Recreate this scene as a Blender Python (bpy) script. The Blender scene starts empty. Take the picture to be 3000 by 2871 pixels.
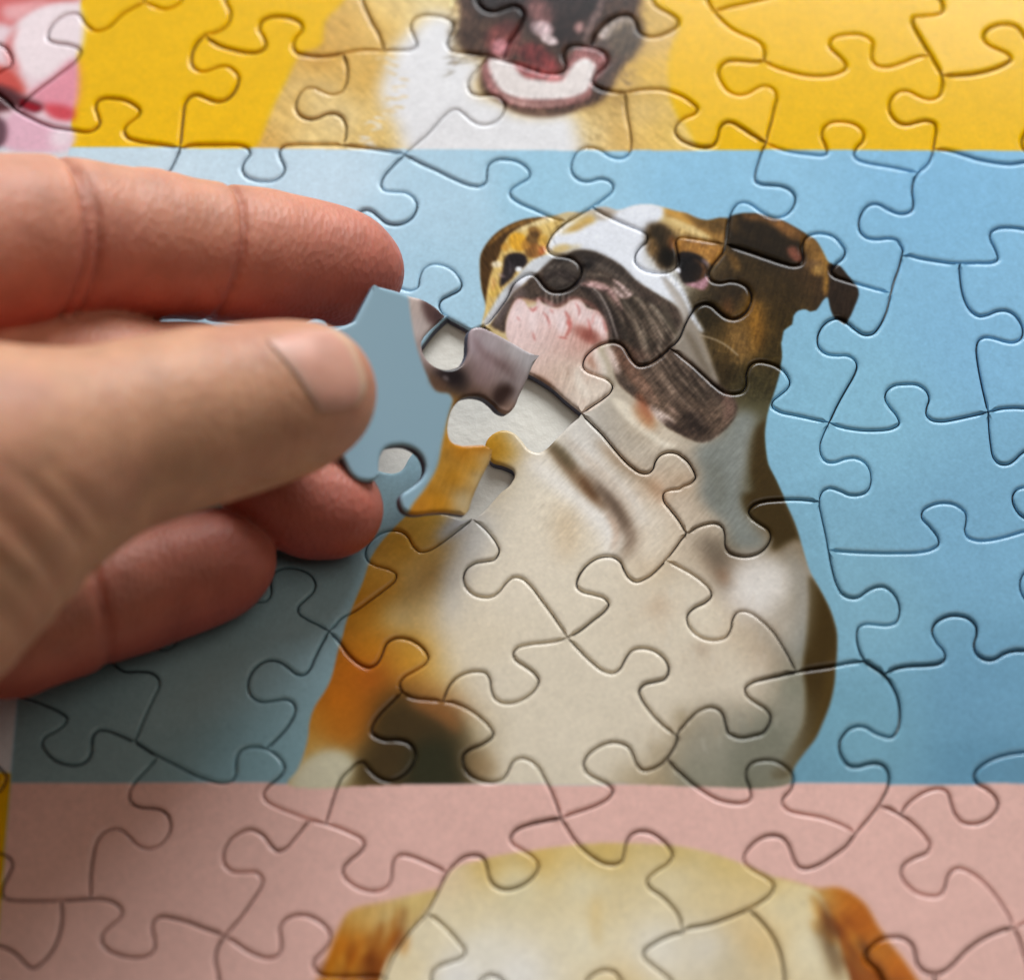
import bpy, bmesh, math, random
import numpy as np
from mathutils import Vector, Matrix

random.seed(7)
rng = np.random.default_rng(7)
scene = bpy.context.scene

# ------------------------------------------------------------------ camera, light, exposure
TH = math.radians(63.0)          # camera tilt below the horizon
DIST = 0.409                     # metres from the lens to the middle of the puzzle
FN = 8020.0                      # focal length in photograph pixels (3000 wide)
CAM = np.array([0.0, -DIST * math.cos(TH), DIST * math.sin(TH)])
FWD = np.array([0.0, math.cos(TH), -math.sin(TH)])
UPV = np.array([0.0, math.sin(TH), math.cos(TH)])

cam_data = bpy.data.cameras.new('camera')
cam = bpy.data.objects.new('camera', cam_data)
scene.collection.objects.link(cam)
cam.location = CAM
cam.rotation_euler = (math.pi / 2 - TH, 0, 0)
cam_data.sensor_width = 36.0
cam_data.sensor_fit = 'HORIZONTAL'
cam_data.lens = 36.0 * FN / 3000.0
cam_data.clip_start = 0.01
cam_data.clip_end = 20.0
cam_data.dof.use_dof = True
cam_data.dof.focus_distance = 0.414
cam_data.dof.aperture_fstop = 8.3
cam_data.dof.aperture_blades = 7
scene.camera = cam

world = bpy.data.worlds.new('World')
scene.world = world
world.use_nodes = True
world.node_tree.nodes['Background'].inputs[0].default_value = (1.0, 0.80, 0.60, 1)
world.node_tree.nodes['Background'].inputs[1].default_value = 0.03

def area_light(name, loc, target, sx, sy, power, color):
    l = bpy.data.lights.new(name, 'AREA')
    l.shape = 'RECTANGLE'; l.size = sx; l.size_y = sy
    l.energy = power; l.color = color
    o = bpy.data.objects.new(name, l)
    scene.collection.objects.link(o)
    o.location = loc
    d = Vector(target) - Vector(loc)
    o.rotation_euler = d.to_track_quat('-Z', 'Y').to_euler()
    return o
# a tall window beyond the far side of the table, a little to the right, and a soft lamp added far left for fill and sheen
area_light('window_light', (0.20, 0.84, 0.55), (0, 0, 0), 0.58, 0.52, 13.4, (0.945, 0.97, 1.0))
area_light('far_left_fill', (-0.40, 1.15, 0.98), (0, 0, 0), 1.0, 0.8, 2.5, (0.93, 0.97, 1.0))
area_light('room_light', (0.35, -0.05, 1.15), (0, 0, 0), 0.8, 0.8, 2.6, (1.0, 0.90, 0.78))

scene.view_settings.view_transform = 'Standard'
scene.view_settings.look = 'None'
scene.view_settings.exposure = 0.0
scene.view_settings.gamma = 1.0

# ------------------------------------------------------------------ photograph pixels <-> places
def ray(x, y):
    u = (np.asarray(x, float) - 1500.0) / FN
    v = (1435.5 - np.asarray(y, float)) / FN
    return FWD + u[..., None] * np.array([1.0, 0, 0]) + v[..., None] * UPV
def W(x, y, z=0.0):
    """point at height z (metres) seen at photo pixel x, y"""
    d = ray(x, y)
    t = (z - CAM[2]) / d[..., 2]
    return CAM + t[..., None] * d
def toN(P):
    q = P - CAM
    w = q @ FWD
    return 1500.0 + FN * q[..., 0] / w, 1435.5 - FN * (q @ UPV) / w
def view(x0, y0, s):
    def f(*xy):
        a = np.array(xy, float).reshape(-1, 2)
        return a / s + np.array([x0, y0])
    return f
TILE = {}
for c in range(3):
    for r, y0 in enumerate((0, 720, 1440, 2151)):
        TILE[(c, r)] = view(1000 * c, y0, 1.96)
t00, t10, t20 = TILE[0, 0], TILE[1, 0], TILE[2, 0]
t01, t11, t21 = TILE[0, 1], TILE[1, 1], TILE[2, 1]
t02, t12, t22 = TILE[0, 2], TILE[1, 2], TILE[2, 2]
t03, t13, t23 = TILE[0, 3], TILE[1, 3], TILE[2, 3]
A = view(1380, 580, 3.2667); B = view(1940, 580, 3.2667); C = view(1380, 900, 1.96)
E = view(1500, 1280, 1.839); F = view(700, 0, 1.4); G = view(800, 2350, 0.98); Z = view(1290, 528, 1.455); Y = view(850, 1290, 0.6707); Dv = view(850, 1280, 1.839)
V = view(0, 0, 1 / 1.53061)
def J(*parts):
    return np.concatenate(parts, 0)

def catmull(P, step, closed=False):
    P = np.asarray(P, float)
    n = len(P)
    out = []
    m = n if closed else n - 1
    for i in range(m):
        p1, p2 = P[i], P[(i + 1) % n]
        p0 = P[i - 1] if (closed or i > 0) else 2 * p1 - p2
        p3 = P[(i + 2) % n] if (closed or i + 2 < n) else 2 * p2 - p1
        a = lambda q, r: max(np.linalg.norm(r - q), 1e-6) ** 0.5
        T0 = 0.0; T1 = a(p0, p1); T2 = T1 + a(p1, p2); T3 = T2 + a(p2, p3)
        k = max(1, int(round(np.linalg.norm(p2 - p1) / step)))
        t = (T1 + (T2 - T1) * np.arange(k) / k)[:, None]
        A1 = (T1 - t) / (T1 - T0) * p0 + (t - T0) / (T1 - T0) * p1
        A2 = (T2 - t) / (T2 - T1) * p1 + (t - T1) / (T2 - T1) * p2
        A3 = (T3 - t) / (T3 - T2) * p2 + (t - T2) / (T3 - T2) * p3
        B1 = (T2 - t) / (T2 - T0) * A1 + (t - T0) / (T2 - T0) * A2
        B2 = (T3 - t) / (T3 - T1) * A2 + (t - T1) / (T3 - T1) * A3
        out.append((T2 - t) / (T2 - T1) * B1 + (t - T1) / (T2 - T1) * B2)
    if not closed:
        out.append(P[-1:])
    return np.concatenate(out, 0)

# ------------------------------------------------------------------ the die cuts of the jigsaw
CUTS = [
 # top left
 J(t00(-100,100, -60,235, 0,258, 40,285, 68,340, 60,385, 10,410, -40,450, -60,500, -30,530)),
 J(t00(-30,530, 0,548, 50,590, 100,635, 200,690, 300,730, 410,748, 500,760, 545,745, 572,710, 560,660, 548,620, 560,585, 600,568, 660,570, 720,580, 770,605, 802,635, 800,660, 770,690, 730,720, 712,755, 730,790, 800,815, 900,830, 1035,850)),
 J(t00(100,635, 170,560, 300,460, 440,350, 465,302, 450,280, 400,262, 320,250, 278,230, 282,180, 330,120, 400,85, 455,90, 490,140, 545,182, 620,165, 700,90, 780,45, 830,18)),
 J(t00(830,-90, 828,-30, 830,18)),
 J(t00(830,18, 870,35, 940,58, 1000,45, 1045,5, 1040,-50, 1080,-85, 1160,-80, 1265,-70)),
 J(t00(1255,-150, 1265,-70)),
 J(t00(1265,-70, 1300,20, 1325,80, 1312,140, 1270,180, 1215,200, 1180,208)),
 J(t00(1180,208, 1210,235, 1260,265, 1340,290, 1420,305, 1490,300, 1525,270, 1515,220, 1490,175, 1500,130, 1550,102, 1610,98, 1680,110, 1730,140, 1735,180, 1700,220, 1685,265, 1700,300, 1760,318, 1850,325),
   t10(0,312, 100,295, 200,292, 330,295, 400,290, 435,265, 420,215, 400,160, 420,115, 470,95, 530,95, 590,105, 635,135, 645,165, 620,210, 607,255, 625,290, 670,305, 760,315, 850,330, 900,345, 1000,370, 1100,405, 1180,425, 1250,425, 1295,395, 1280,345, 1280,305, 1310,275, 1370,268, 1430,275, 1480,290, 1520,325, 1525,365, 1490,405, 1450,440, 1445,480, 1480,510, 1540,528, 1630,538)),
 J(t00(1180,208, 1140,240, 1110,290, 1098,350, 1110,390, 1150,415, 1200,410, 1260,388, 1310,388, 1350,415, 1370,450, 1360,500, 1330,550, 1290,580, 1240,585, 1180,565, 1130,548, 1090,560, 1062,600, 1050,680, 1042,760, 1035,850)),
 J(t10(110,-60, 120,0, 170,120, 215,200, 247,290)),
 J(t10(10,312, 30,360, 38,420, 30,480, 5,530, -60,548, -110,530, -170,508, -220,525, -250,570, -260,620, -240,660, -190,685, -140,680, -80,655, -30,655, 5,675, 28,720, 28,780, 15,836)),
 J(t10(770,-60, 780,0, 790,30, 830,65, 880,72, 940,52, 990,40, 1030,55, 1050,90, 1035,140, 1000,200, 960,260, 930,352)),
 J(t10(1430,275, 1455,215, 1490,170, 1540,120, 1600,95, 1655,92, 1690,130, 1710,185, 1760,212, 1820,210, 1880,185, 1930,150, 1935,120, 1890,85, 1840,60, 1800,30, 1785,0, 1780,-60)),
 J(t00(1035,850, 1100,835, 1250,832, 1380,835, 1425,855, 1435,885, 1405,925, 1390,970, 1410,1010, 1460,1035, 1520,1043, 1580,1035, 1625,1000, 1635,960, 1615,915, 1605,870, 1630,840, 1700,830, 1800,830), t10(0,832, 60,840, 180,855, 300,875, 365,890)),
 J(t10(365,890, 420,840, 500,770, 570,690, 620,645, 660,633, 700,655, 740,690, 790,718, 840,720, 890,700, 925,660, 940,610, 915,565, 870,548, 800,552, 750,540, 728,495, 740,450, 785,400, 820,360, 850,330)),
 J(t10(365,890, 330,920, 280,970, 240,1020, 228,1065, 250,1095, 310,1102, 370,1108, 415,1135, 435,1175, 420,1230, 380,1270, 320,1290, 260,1280, 210,1240, 170,1210, 130,1205, 85,1235, 40,1300)),
 J(t10(365,890, 450,935, 560,985, 650,1030, 740,1065, 795,1070, 830,1045, 835,995, 845,950, 890,920, 950,918, 1010,930, 1060,960, 1085,1000, 1070,1030, 1010,1065, 970,1100, 975,1130, 1020,1165, 1120,1210, 1200,1245, 1290,1278)),
 J(t10(1630,538, 1635,600, 1645,680, 1660,760, 1665,830, 1655,880, 1620,910, 1575,912, 1530,895, 1480,862, 1420,850, 1370,865, 1335,905, 1320,965, 1335,1010, 1375,1040, 1420,1045, 1480,1030, 1525,1035, 1560,1065, 1555,1100, 1510,1140, 1440,1190, 1380,1225, 1290,1278)),
 J(t10(1290,1278, 1250,1310, 1210,1350, 1185,1400), t11(1180,5, 1190,30, 1220,52, 1280,60, 1330,75, 1370,110, 1380,150, 1360,200, 1320,240, 1270,262, 1210,262, 1170,235, 1140,195, 1110,168, 1070,165, 1020,190, 985,225, 955,290, 900,370, 850,430, 820,460)),
 J(t10(1440,1190, 1500,1225, 1580,1265, 1660,1300, 1720,1325, 1755,1350, 1755,1385), t11(1720,5, 1690,50, 1690,95, 1730,135, 1790,155, 1860,155, 1905,140, 1930,110, 1935,60, 1925,10), t10(1920,1385, 1935,1368, 1960,1363), t20(60,1370, 150,1385, 245,1405)),
 # top right
 J(t20(245,1405, 255,1330, 265,1260, 290,1200, 320,1170, 360,1165, 400,1180, 450,1215, 510,1245, 560,1248, 610,1220, 640,1175, 645,1130, 620,1095, 570,1072, 510,1065, 450,1060, 418,1040, 418,990, 435,930, 455,870, 480,825)),
 J(t10(1630,538, 1700,525, 1780,518, 1850,522, 1920,545), t20(0,562, 50,595, 85,635, 60,665, 10,685, -30,718, -45,755, -25,795, 0,815, 60,840, 130,852, 175,840, 200,800, 210,750, 235,715, 275,708, 330,735, 400,780, 480,825)),
 J(t20(480,825, 490,770, 510,700, 525,630, 540,570, 525,525, 480,500, 430,510, 380,540, 325,552, 270,535, 230,490, 208,430, 220,385, 260,358, 320,355, 400,362, 440,360, 468,352)),
 J(t20(468,352, 470,310, 460,270, 420,235, 360,210, 290,175, 230,125, 190,75, 150,20, 125,-60)),
 J(t20(185,64, 280,40, 400,15, 500,-15, 560,-60)),
 J(t20(468,352, 520,385, 600,412, 700,436, 780,442, 860,435, 920,412, 940,385, 920,350, 880,310, 848,275, 850,240, 885,215, 940,205, 1000,202, 1060,220, 1090,250, 1088,300, 1088,345, 1110,378, 1170,390, 1250,370, 1340,335, 1420,320)),
 J(t20(1460,-60, 1478,0, 1495,35, 1490,72, 1440,92, 1370,98, 1325,105, 1320,140, 1350,200, 1390,270, 1420,320, 1450,370, 1490,440)),
 J(t20(1490,440, 1580,440, 1680,430, 1780,405, 1850,375, 1885,345, 1865,315, 1810,290, 1755,265, 1728,225, 1740,185, 1790,155, 1850,145, 1910,155, 1940,180, 1960,210, 2000,260, 2060,280)),
 J(t20(1490,440, 1490,500, 1470,555, 1420,575, 1360,560, 1300,530, 1245,530, 1200,565, 1185,620, 1200,670, 1240,710, 1290,720, 1350,705, 1400,698, 1445,715, 1455,750, 1448,800, 1440,860)),
 J(t20(480,825, 560,860, 650,880, 740,890, 800,895, 828,880, 820,840, 800,790, 805,745, 840,712, 900,702, 960,708, 1010,730, 1040,770, 1035,810, 1000,850, 985,885, 1000,915, 1050,935, 1130,950, 1220,965, 1350,995)),
 J(t20(1440,860, 1520,868, 1600,890, 1700,920, 1800,938, 1880,945, 1960,935, 2060,925)),
 J(t20(2060,280, 2070,500, 2060,700, 2010,740, 1965,770, 1948,820, 1965,870, 2010,890, 2060,925)),
 J(t20(1440,860, 1420,920, 1390,960, 1350,995, 1325,1045, 1318,1100, 1325,1160, 1320,1200, 1290,1225, 1240,1228, 1180,1205, 1120,1175, 1070,1180, 1030,1220, 1012,1280, 1020,1330, 1055,1365, 1110,1375, 1180,1370, 1230,1380), t21(1255,5, 1265,28, 1258,60)),
 J(t21(1258,58, 1300,55, 1360,70, 1450,85, 1540,98, 1620,100, 1700,98, 1780,95, 1812,75, 1805,40, 1790,5), t20(1768,1370, 1770,1335, 1810,1310, 1870,1305, 1930,1310, 1960,1315, 2060,1320)),
 J(t21(1590,102, 1592,150, 1600,230, 1620,310, 1655,370, 1700,402, 1750,395, 1800,375, 1850,370, 1900,390, 1935,430, 1955,480, 1945,530, 1900,555, 1850,550, 1780,530, 1730,527, 1700,545, 1688,590, 1695,670, 1715,780, 1735,870, 1755,955)),
 J(t21(1258,60, 1240,130, 1215,200, 1195,275, 1185,320, 1165,390, 1130,460, 1090,505, 1040,510, 990,480, 940,440, 890,418, 840,430, 800,465, 775,520, 780,580, 820,620, 880,632, 940,632, 985,655, 1000,690, 985,740, 940,820, 890,910, 840,1018)),
 J(t21(1192,275, 1100,250, 1000,220, 920,195, 870,175, 852,145, 875,110, 920,70, 932,35, 915,0), t20(870,1365, 810,1345, 760,1345, 715,1360, 695,1388), t21(687,20, 690,80, 670,110, 630,115, 570,100, 480,70, 380,35, 300,10, 245,-6)),
 J(t21(245,-6, 235,30, 205,70, 170,115, 150,160, 165,200, 210,215, 270,205, 330,215, 375,245, 395,290, 385,345, 350,395, 300,420, 250,410, 210,380, 170,345, 125,333, 80,350, 45,395, 15,450), t11(1940,530, 1885,590, 1840,630, 1770,675, 1710,688, 1675,660, 1650,620, 1620,575, 1570,552, 1510,560, 1450,590, 1400,640, 1388,690, 1410,720, 1470,745, 1530,770, 1558,805, 1545,840, 1500,880, 1440,920, 1380,962)),
 J(t11(1885,590, 1930,612), t21(0,637, 60,685, 130,750, 190,805, 240,840, 300,850, 345,835, 365,800, 365,740, 385,690, 420,668, 470,668, 540,690, 590,730, 615,785, 600,820, 560,855, 515,895, 515,925, 560,955, 650,975, 740,995, 840,1018)),
 J(t21(840,1018, 900,1040, 1000,1058, 1100,1062, 1200,1050, 1245,1020, 1230,975, 1190,925, 1165,880, 1170,840, 1210,805, 1280,795, 1350,800, 1400,835, 1415,880, 1400,930, 1400,970, 1430,1000, 1490,1008, 1570,995, 1660,975, 1755,955)),
 J(t21(1755,955, 1830,935, 1900,930, 1960,932, 2075,940)),
 J(t20(2060,1320), t21(2070,60, 2050,300, 2070,600, 2075,940)),
 J(t20(2060,925, 2080,1100, 2060,1320)),
 J(t21(1755,955, 1760,1050, 1770,1140, 1785,1210, 1820,1248, 1870,1250, 1910,1225, 1940,1195, 1980,1170, 2075,1150)),
 J(t21(2075,940, 2080,1040, 2075,1150)),
 J(t21(2075,1150, 2080,1280, 2060,1365, 2010,1372, 1960,1382, 1918,1397), t22(1895,25, 1905,80, 1940,130, 2000,165, 2060,205)),
 J(t22(2060,205, 2080,330, 2060,440, 2000,450, 1960,470, 1938,530, 1950,590, 1990,640, 2050,670, 2070,780, 2060,905)),
 J(t21(840,1018, 810,1080, 790,1140, 795,1200, 825,1240, 870,1245, 930,1225, 990,1220, 1045,1245, 1075,1290, 1082,1350, 1070,1395), t22(1050,5, 1010,20, 950,18, 915,2), t21(875,1398, 840,1392, 808,1407), t22(790,25, 785,70, 800,150, 820,240, 838,338, 855,430, 880,520, 915,585, 965,610, 1010,605, 1060,570, 1110,548, 1160,548, 1210,585, 1240,640, 1245,700, 1225,750, 1180,768, 1110,765, 1050,762, 1010,780, 1000,830, 1010,900, 1038,968)),
 J(t22(785,60, 720,50, 650,45, 560,47, 470,55, 410,75, 378,115, 395,150, 440,185, 490,220, 505,260, 485,310, 440,350, 380,370, 320,368, 270,350, 245,310, 243,250, 230,205, 195,182, 150,182, 90,200, 40,230, 0,265), t12(1920,320, 1860,395, 1820,440, 1760,490, 1690,515, 1650,490, 1625,450, 1605,405, 1570,378, 1520,370, 1460,385, 1400,430, 1360,490, 1352,540, 1380,570, 1450,590, 1510,610, 1535,645, 1510,685, 1440,740, 1370,795, 1300,835)),
 # the middle, round the empty place
 J(t11(1380,962, 1440,1020, 1500,1080, 1550,1140, 1600,1200, 1660,1260, 1720,1300, 1765,1300, 1790,1275, 1800,1240, 1830,1200, 1880,1182, 1930,1190), t21(0,1210, 30,1235, 65,1290, 75,1330, 50,1360, 0,1382), t11(1940,1395, 1890,1402), t12(1855,5, 1848,25, 1855,55, 1890,100, 1940,165, 1982,236)),
 J(t11(1380,962, 1310,1020, 1240,1090, 1170,1160, 1130,1178, 1080,1160, 1040,1110, 1000,1070, 950,1050, 900,1055, 850,1085, 822,1130, 830,1185, 865,1240, 930,1260, 985,1290, 990,1320, 960,1370, 910,1411), t12(830,90, 752,158)),
 J(t11(820,460, 870,540, 905,620, 960,680, 1030,715, 1100,748, 1200,810, 1290,890, 1380,962)),
 J(t10(40,1300), t11(100,0, 160,150, 250,228, 340,247, 400,260, 440,240, 450,190, 470,140, 510,112, 560,110, 620,130, 670,175, 690,220, 680,250, 620,285, 575,310, 560,345, 580,390, 610,412, 700,462, 745,485, 820,460)),
 J(t11(610,412, 530,490, 465,575, 390,670, 330,760, 230,840, 120,950, 60,1040, 40,1130)),
 J(t11(40,1130, 110,1230, 170,1270, 250,1298, 310,1302, 350,1280, 385,1220, 420,1178, 465,1168, 500,1200, 505,1265, 480,1330, 470,1390), t12(480,70, 520,105, 560,122, 640,140, 700,165, 752,158)),
 # hidden by the hand
 J(t00(1035,850, 1015,900, 980,970, 930,1050, 900,1150, 860,1300), t01(900,150)),
 J(t01(-240,110, 100,130, 300,200, 330,110, 420,60, 520,110, 530,200, 700,190, 900,150)),
 J(t01(900,150, 1100,190, 1250,170, 1280,80, 1370,30, 1460,70, 1480,150, 1650,60), t10(-150,1350, 40,1300)),
 J(t01(900,150, 960,260, 1100,320, 1300,330, 1500,350, 1640,400, 1647,440, 1625,475, 1590,505, 1500,560, 1440,720, 1400,900)),
 J(t01(1400,900, 1520,910, 1560,830, 1660,800, 1740,860, 1720,950, 1850,1050), t11(40,1130)),
 J(t01(-240,900, 100,930, 400,900, 450,810, 560,790, 640,850, 630,940, 1000,950, 1400,900)),
 J(t01(420,902, 430,1050, 500,1130, 480,1230, 380,1260, 370,1360), t02(400,200, 380,450, 400,699)),
 J(t01(1400,900, 1380,1050, 1450,1120, 1540,1130, 1570,1220, 1500,1290, 1400,1290, 1380,1380), t02(1330,250, 1350,450, 1350,600)),
 J(t02(-240,640, 100,690, 450,700, 600,700, 700,720, 850,740, 880,800, 870,860, 900,898, 960,905, 1005,875, 1030,810, 1050,760, 1200,700, 1350,600)),
 J(t02(700,720, 690,820, 650,900, 650,980, 680,1010, 720,1030, 790,1030, 860,1035, 905,1065, 915,1110, 880,1190, 830,1300, 782,1420)),
 J(t02(1890,803, 1840,770, 1770,735, 1715,695, 1715,660, 1755,620, 1800,575, 1812,530, 1785,480, 1730,450, 1670,438, 1610,445, 1570,470, 1555,520, 1555,590, 1525,628, 1460,630, 1350,600)),
 # lower middle
 J(t12(752,158, 800,190, 850,240, 890,295, 905,340, 880,385, 830,398, 770,408, 720,440, 700,490, 715,545, 760,590, 820,607, 870,600, 910,570, 950,520, 990,492, 1040,500, 1090,545, 1140,610, 1200,690, 1300,835)),
 J(t12(752,158, 720,185, 650,240, 570,300, 500,340, 450,345, 410,310, 385,265, 350,235, 290,225, 220,245, 165,290, 138,345, 150,395, 200,425, 270,445, 315,475, 310,510, 260,555, 180,615, 90,680, 0,730), t02(1920,775, 1890,803)),
 J(t02(1890,803, 1850,870, 1810,950, 1775,1025, 1740,1052, 1700,1045, 1650,1005, 1600,975, 1540,970, 1480,1000, 1435,1060, 1425,1120, 1445,1175, 1500,1205, 1570,1200, 1640,1192, 1685,1215, 1695,1260, 1665,1330, 1610,1400), t03(1530,85)),
 J(t02(1890,803, 1940,850), t12(0,875, 40,930, 100,985, 160,1008, 205,985, 235,930, 260,870, 310,840, 370,840, 430,865, 480,910, 500,955, 480,990, 420,1030, 360,1065, 335,1105, 350,1150, 400,1180, 480,1192, 570,1200, 650,1215, 730,1250, 800,1300, 850,1350, 872,1390), t13(860,20, 800,60, 740,85, 700,120, 700,180, 740,235, 800,265, 870,275, 930,255, 960,210, 985,160, 1030,138, 1080,150, 1130,190, 1170,260, 1210,340, 1262,475)),
 J(t12(585,1200, 600,1150, 640,1085, 700,1045, 770,1030, 830,1040, 855,1080, 862,1130, 880,1180, 920,1208, 980,1210, 1050,1185, 1110,1135, 1132,1085, 1110,1045, 1050,1000, 1000,965, 985,930, 1010,895, 1080,875, 1170,865, 1240,855, 1300,835)),
 J(t12(1300,835, 1360,900, 1430,970, 1500,1025, 1560,1040, 1600,1015, 1630,960, 1670,910, 1730,898, 1800,915, 1860,965, 1880,1020, 1860,1070, 1800,1090, 1740,1105, 1710,1140, 1725,1190, 1790,1280, 1860,1350, 1925,1395)),
 J(t12(1860,395, 1880,400), t22(0,440, 60,475, 120,520, 160,565, 165,600, 130,635, 70,665, 30,705, 30,750, 60,800, 120,840, 190,850, 245,835, 275,790, 285,735, 310,695, 350,685, 400,700, 460,745, 520,805, 570,880, 610,950, 650,1032)),
 J(t22(1038,968, 950,980, 850,1000, 750,1015, 650,1032, 560,1055, 470,1075, 400,1095, 360,1130, 370,1170, 420,1210, 475,1245, 505,1290, 495,1340, 460,1385), t23(405,8, 340,20, 290,8), t22(262,1385, 248,1345, 243,1320, 225,1270, 190,1243, 150,1238, 90,1260, 40,1305, 0,1350, -35,1395), t13(1930,25, 1915,70, 1870,140)),
 J(t22(1038,968, 1100,1005, 1160,1048, 1200,1105, 1235,1180, 1248,1260, 1240,1350, 1215,1395), t23(1190,15), t22(1150,1400, 1100,1380, 1050,1350, 1000,1345, 950,1365, 920,1400), t23(905,30, 900,80, 915,130, 950,175, 1000,185, 1060,170, 1120,165, 1165,190, 1185,240, 1175,310, 1150,360, 1125,405, 1060,490, 995,565, 940,640, 860,700, 780,750, 700,772, 660,755, 635,710, 610,640, 570,592, 510,580, 450,595, 390,640, 352,700, 360,745, 410,785, 480,825, 522,865, 510,910, 460,955, 380,1000, 280,1045, 150,1090, 0,1120), t13(1955,1130, 1880,1155, 1800,1195, 1740,1240, 1735,1275, 1780,1320, 1850,1375, 1890,1411, 1930,1475)),
 J(t22(1160,1048, 1220,1015, 1300,1000, 1400,995, 1470,985, 1505,960, 1500,920, 1460,870, 1432,810, 1445,760, 1500,720, 1570,708, 1640,725, 1685,770, 1690,820, 1675,880, 1690,930, 1740,962, 1790,960, 1840,930, 1900,912, 1960,910, 2060,905)),
 J(t22(838,338, 900,342, 1000,348, 1120,352, 1240,352, 1350,348, 1430,330, 1470,300, 1465,260, 1420,200, 1375,150, 1378,110, 1430,75, 1500,62, 1570,75, 1625,120, 1630,170, 1622,220, 1640,260, 1690,278, 1770,275, 1860,255, 1960,225, 2060,205)),
 # bottom right
 J(t13(1870,140, 1830,175, 1780,200, 1730,205, 1695,170, 1675,120, 1650,75, 1600,50, 1540,48, 1470,75, 1410,125, 1392,170, 1410,215, 1460,250, 1530,285, 1560,320, 1540,360, 1480,400, 1390,435, 1262,475)),
 J(t13(1870,140, 1910,190), t23(0,235, 50,280, 120,330, 200,375, 280,395, 350,395, 390,370, 385,310, 365,250, 370,200, 400,165, 460,150, 520,152, 580,180, 625,225, 635,270, 615,325, 575,370, 575,405, 610,440, 690,460, 780,475, 860,500, 930,530, 995,565)),
 J(t23(1125,405, 1180,425, 1250,460, 1320,510, 1380,570, 1420,635, 1400,680, 1330,710, 1270,750, 1255,800, 1285,860, 1350,910, 1430,930, 1480,920, 1505,880, 1520,820, 1550,780, 1590,770, 1650,790, 1730,850, 1800,930, 1860,1020, 1902,1105)),
 J(t23(1250,460, 1290,405, 1350,355, 1420,322, 1480,315, 1520,335, 1540,390, 1560,450, 1600,500, 1650,515, 1720,505, 1780,465, 1812,410, 1800,365, 1750,315, 1690,280, 1675,240, 1700,195, 1770,150, 1860,120, 1960,105, 2060,95)),
 J(t22(2060,905, 2080,1050, 2070,1250), t23(2060,95)),
 J(t23(2060,95, 2080,350, 2060,600, 2080,800, 2060,1050)),
 J(t23(1902,1105, 1820,1130, 1730,1170, 1640,1230, 1560,1310, 1500,1360, 1440,1375, 1380,1355, 1345,1310, 1335,1250, 1310,1200, 1260,1170, 1200,1165, 1130,1180, 1080,1220, 1047,1270, 1065,1310, 1110,1350, 1150,1420, 1160,1500)),
 J(t23(1902,1105, 1960,1085, 2060,1050)),
 J(t23(1902,1105, 1935,1180, 1960,1260, 1985,1340, 1990,1450)),
 J(t23(1442,1375, 1450,1440, 1440,1500)),
 J(t23(380,1000, 430,1050, 490,1120, 540,1200, 570,1290, 585,1390, 590,1480)),
 # bottom left
 J(t02(-240,1080, -80,1110, 60,1160, 130,1180, 200,1200, 290,1235, 350,1265, 385,1295, 370,1335, 310,1380, 262,1405), t03(243,50, 260,90, 310,140, 370,165, 440,172, 500,145, 525,90, 525,40, 535,0), t02(565,1366, 620,1368, 690,1395), t03(782,45, 910,125, 1000,170, 1100,225, 1190,262, 1270,282, 1330,270, 1355,230, 1355,170, 1365,120, 1400,85, 1450,75, 1530,85, 1590,125, 1630,180, 1625,220, 1590,260, 1540,300, 1512,345, 1530,385, 1600,425, 1690,460, 1775,490, 1870,512), t13(0,543, 60,570, 115,600, 130,640, 100,680, 40,730, 8,775, 20,820, 70,865, 140,895, 210,898, 260,875, 285,830, 290,760, 305,715, 340,692, 400,700, 500,740, 610,790)),
 J(t03(910,125, 880,160, 830,215, 780,270, 745,330, 750,380, 800,412, 870,418, 930,430, 970,470, 980,530, 960,590, 910,640, 850,655, 790,635, 740,585, 700,550, 655,540, 600,560, 555,620, 535,700, 522,800, 520,942)),
 J(t03(1775,490, 1740,540, 1690,600, 1640,655, 1595,670, 1560,645, 1520,590, 1480,560, 1430,548, 1370,570, 1310,620, 1280,690, 1290,750, 1340,790, 1410,792, 1470,795, 1505,830, 1495,880, 1450,950, 1380,1050, 1290,1152)),
 J(t03(1870,512, 1890,440, 1915,360, 1940,290), t13(0,250, 50,200, 90,165, 125,160, 150,185, 180,220, 230,255, 290,265, 350,240, 400,190, 425,130, 415,80, 380,45, 320,30, 250,30, 200,12), t12(172,1380, 180,1340, 220,1280, 280,1220, 350,1152)),
 J(t03(-240,120, -60,150, 0,195, 35,240, 15,300, -30,350, -60,450, -60,620, -30,670, 0,685, 45,702, 70,740, 50,800, 20,860, 12,900, 20,935, 50,948, 200,955, 350,952, 520,942, 600,945, 660,965, 700,1010, 690,1050, 640,1095, 590,1145, 585,1190, 620,1235, 690,1265, 770,1278, 840,1270, 880,1235, 885,1180, 870,1120, 880,1070, 920,1045, 980,1050, 1080,1075, 1180,1115, 1290,1152, 1360,1200, 1440,1250, 1520,1280, 1580,1275, 1610,1240, 1610,1170, 1605,1110, 1640,1060, 1710,1035, 1780,1045, 1850,1085, 1895,1140, 1890,1190, 1850,1245, 1800,1300, 1805,1345, 1850,1380), t13(0,1388, 100,1388, 250,1385)),
 J(t03(350,952, 355,1030, 345,1120, 310,1220, 250,1300, 190,1340, 150,1320, 100,1265, 50,1230, 0,1215, -240,1190)),
 J(t03(1290,1152, 1245,1230, 1235,1300, 1250,1370, 1275,1490)),
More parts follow.
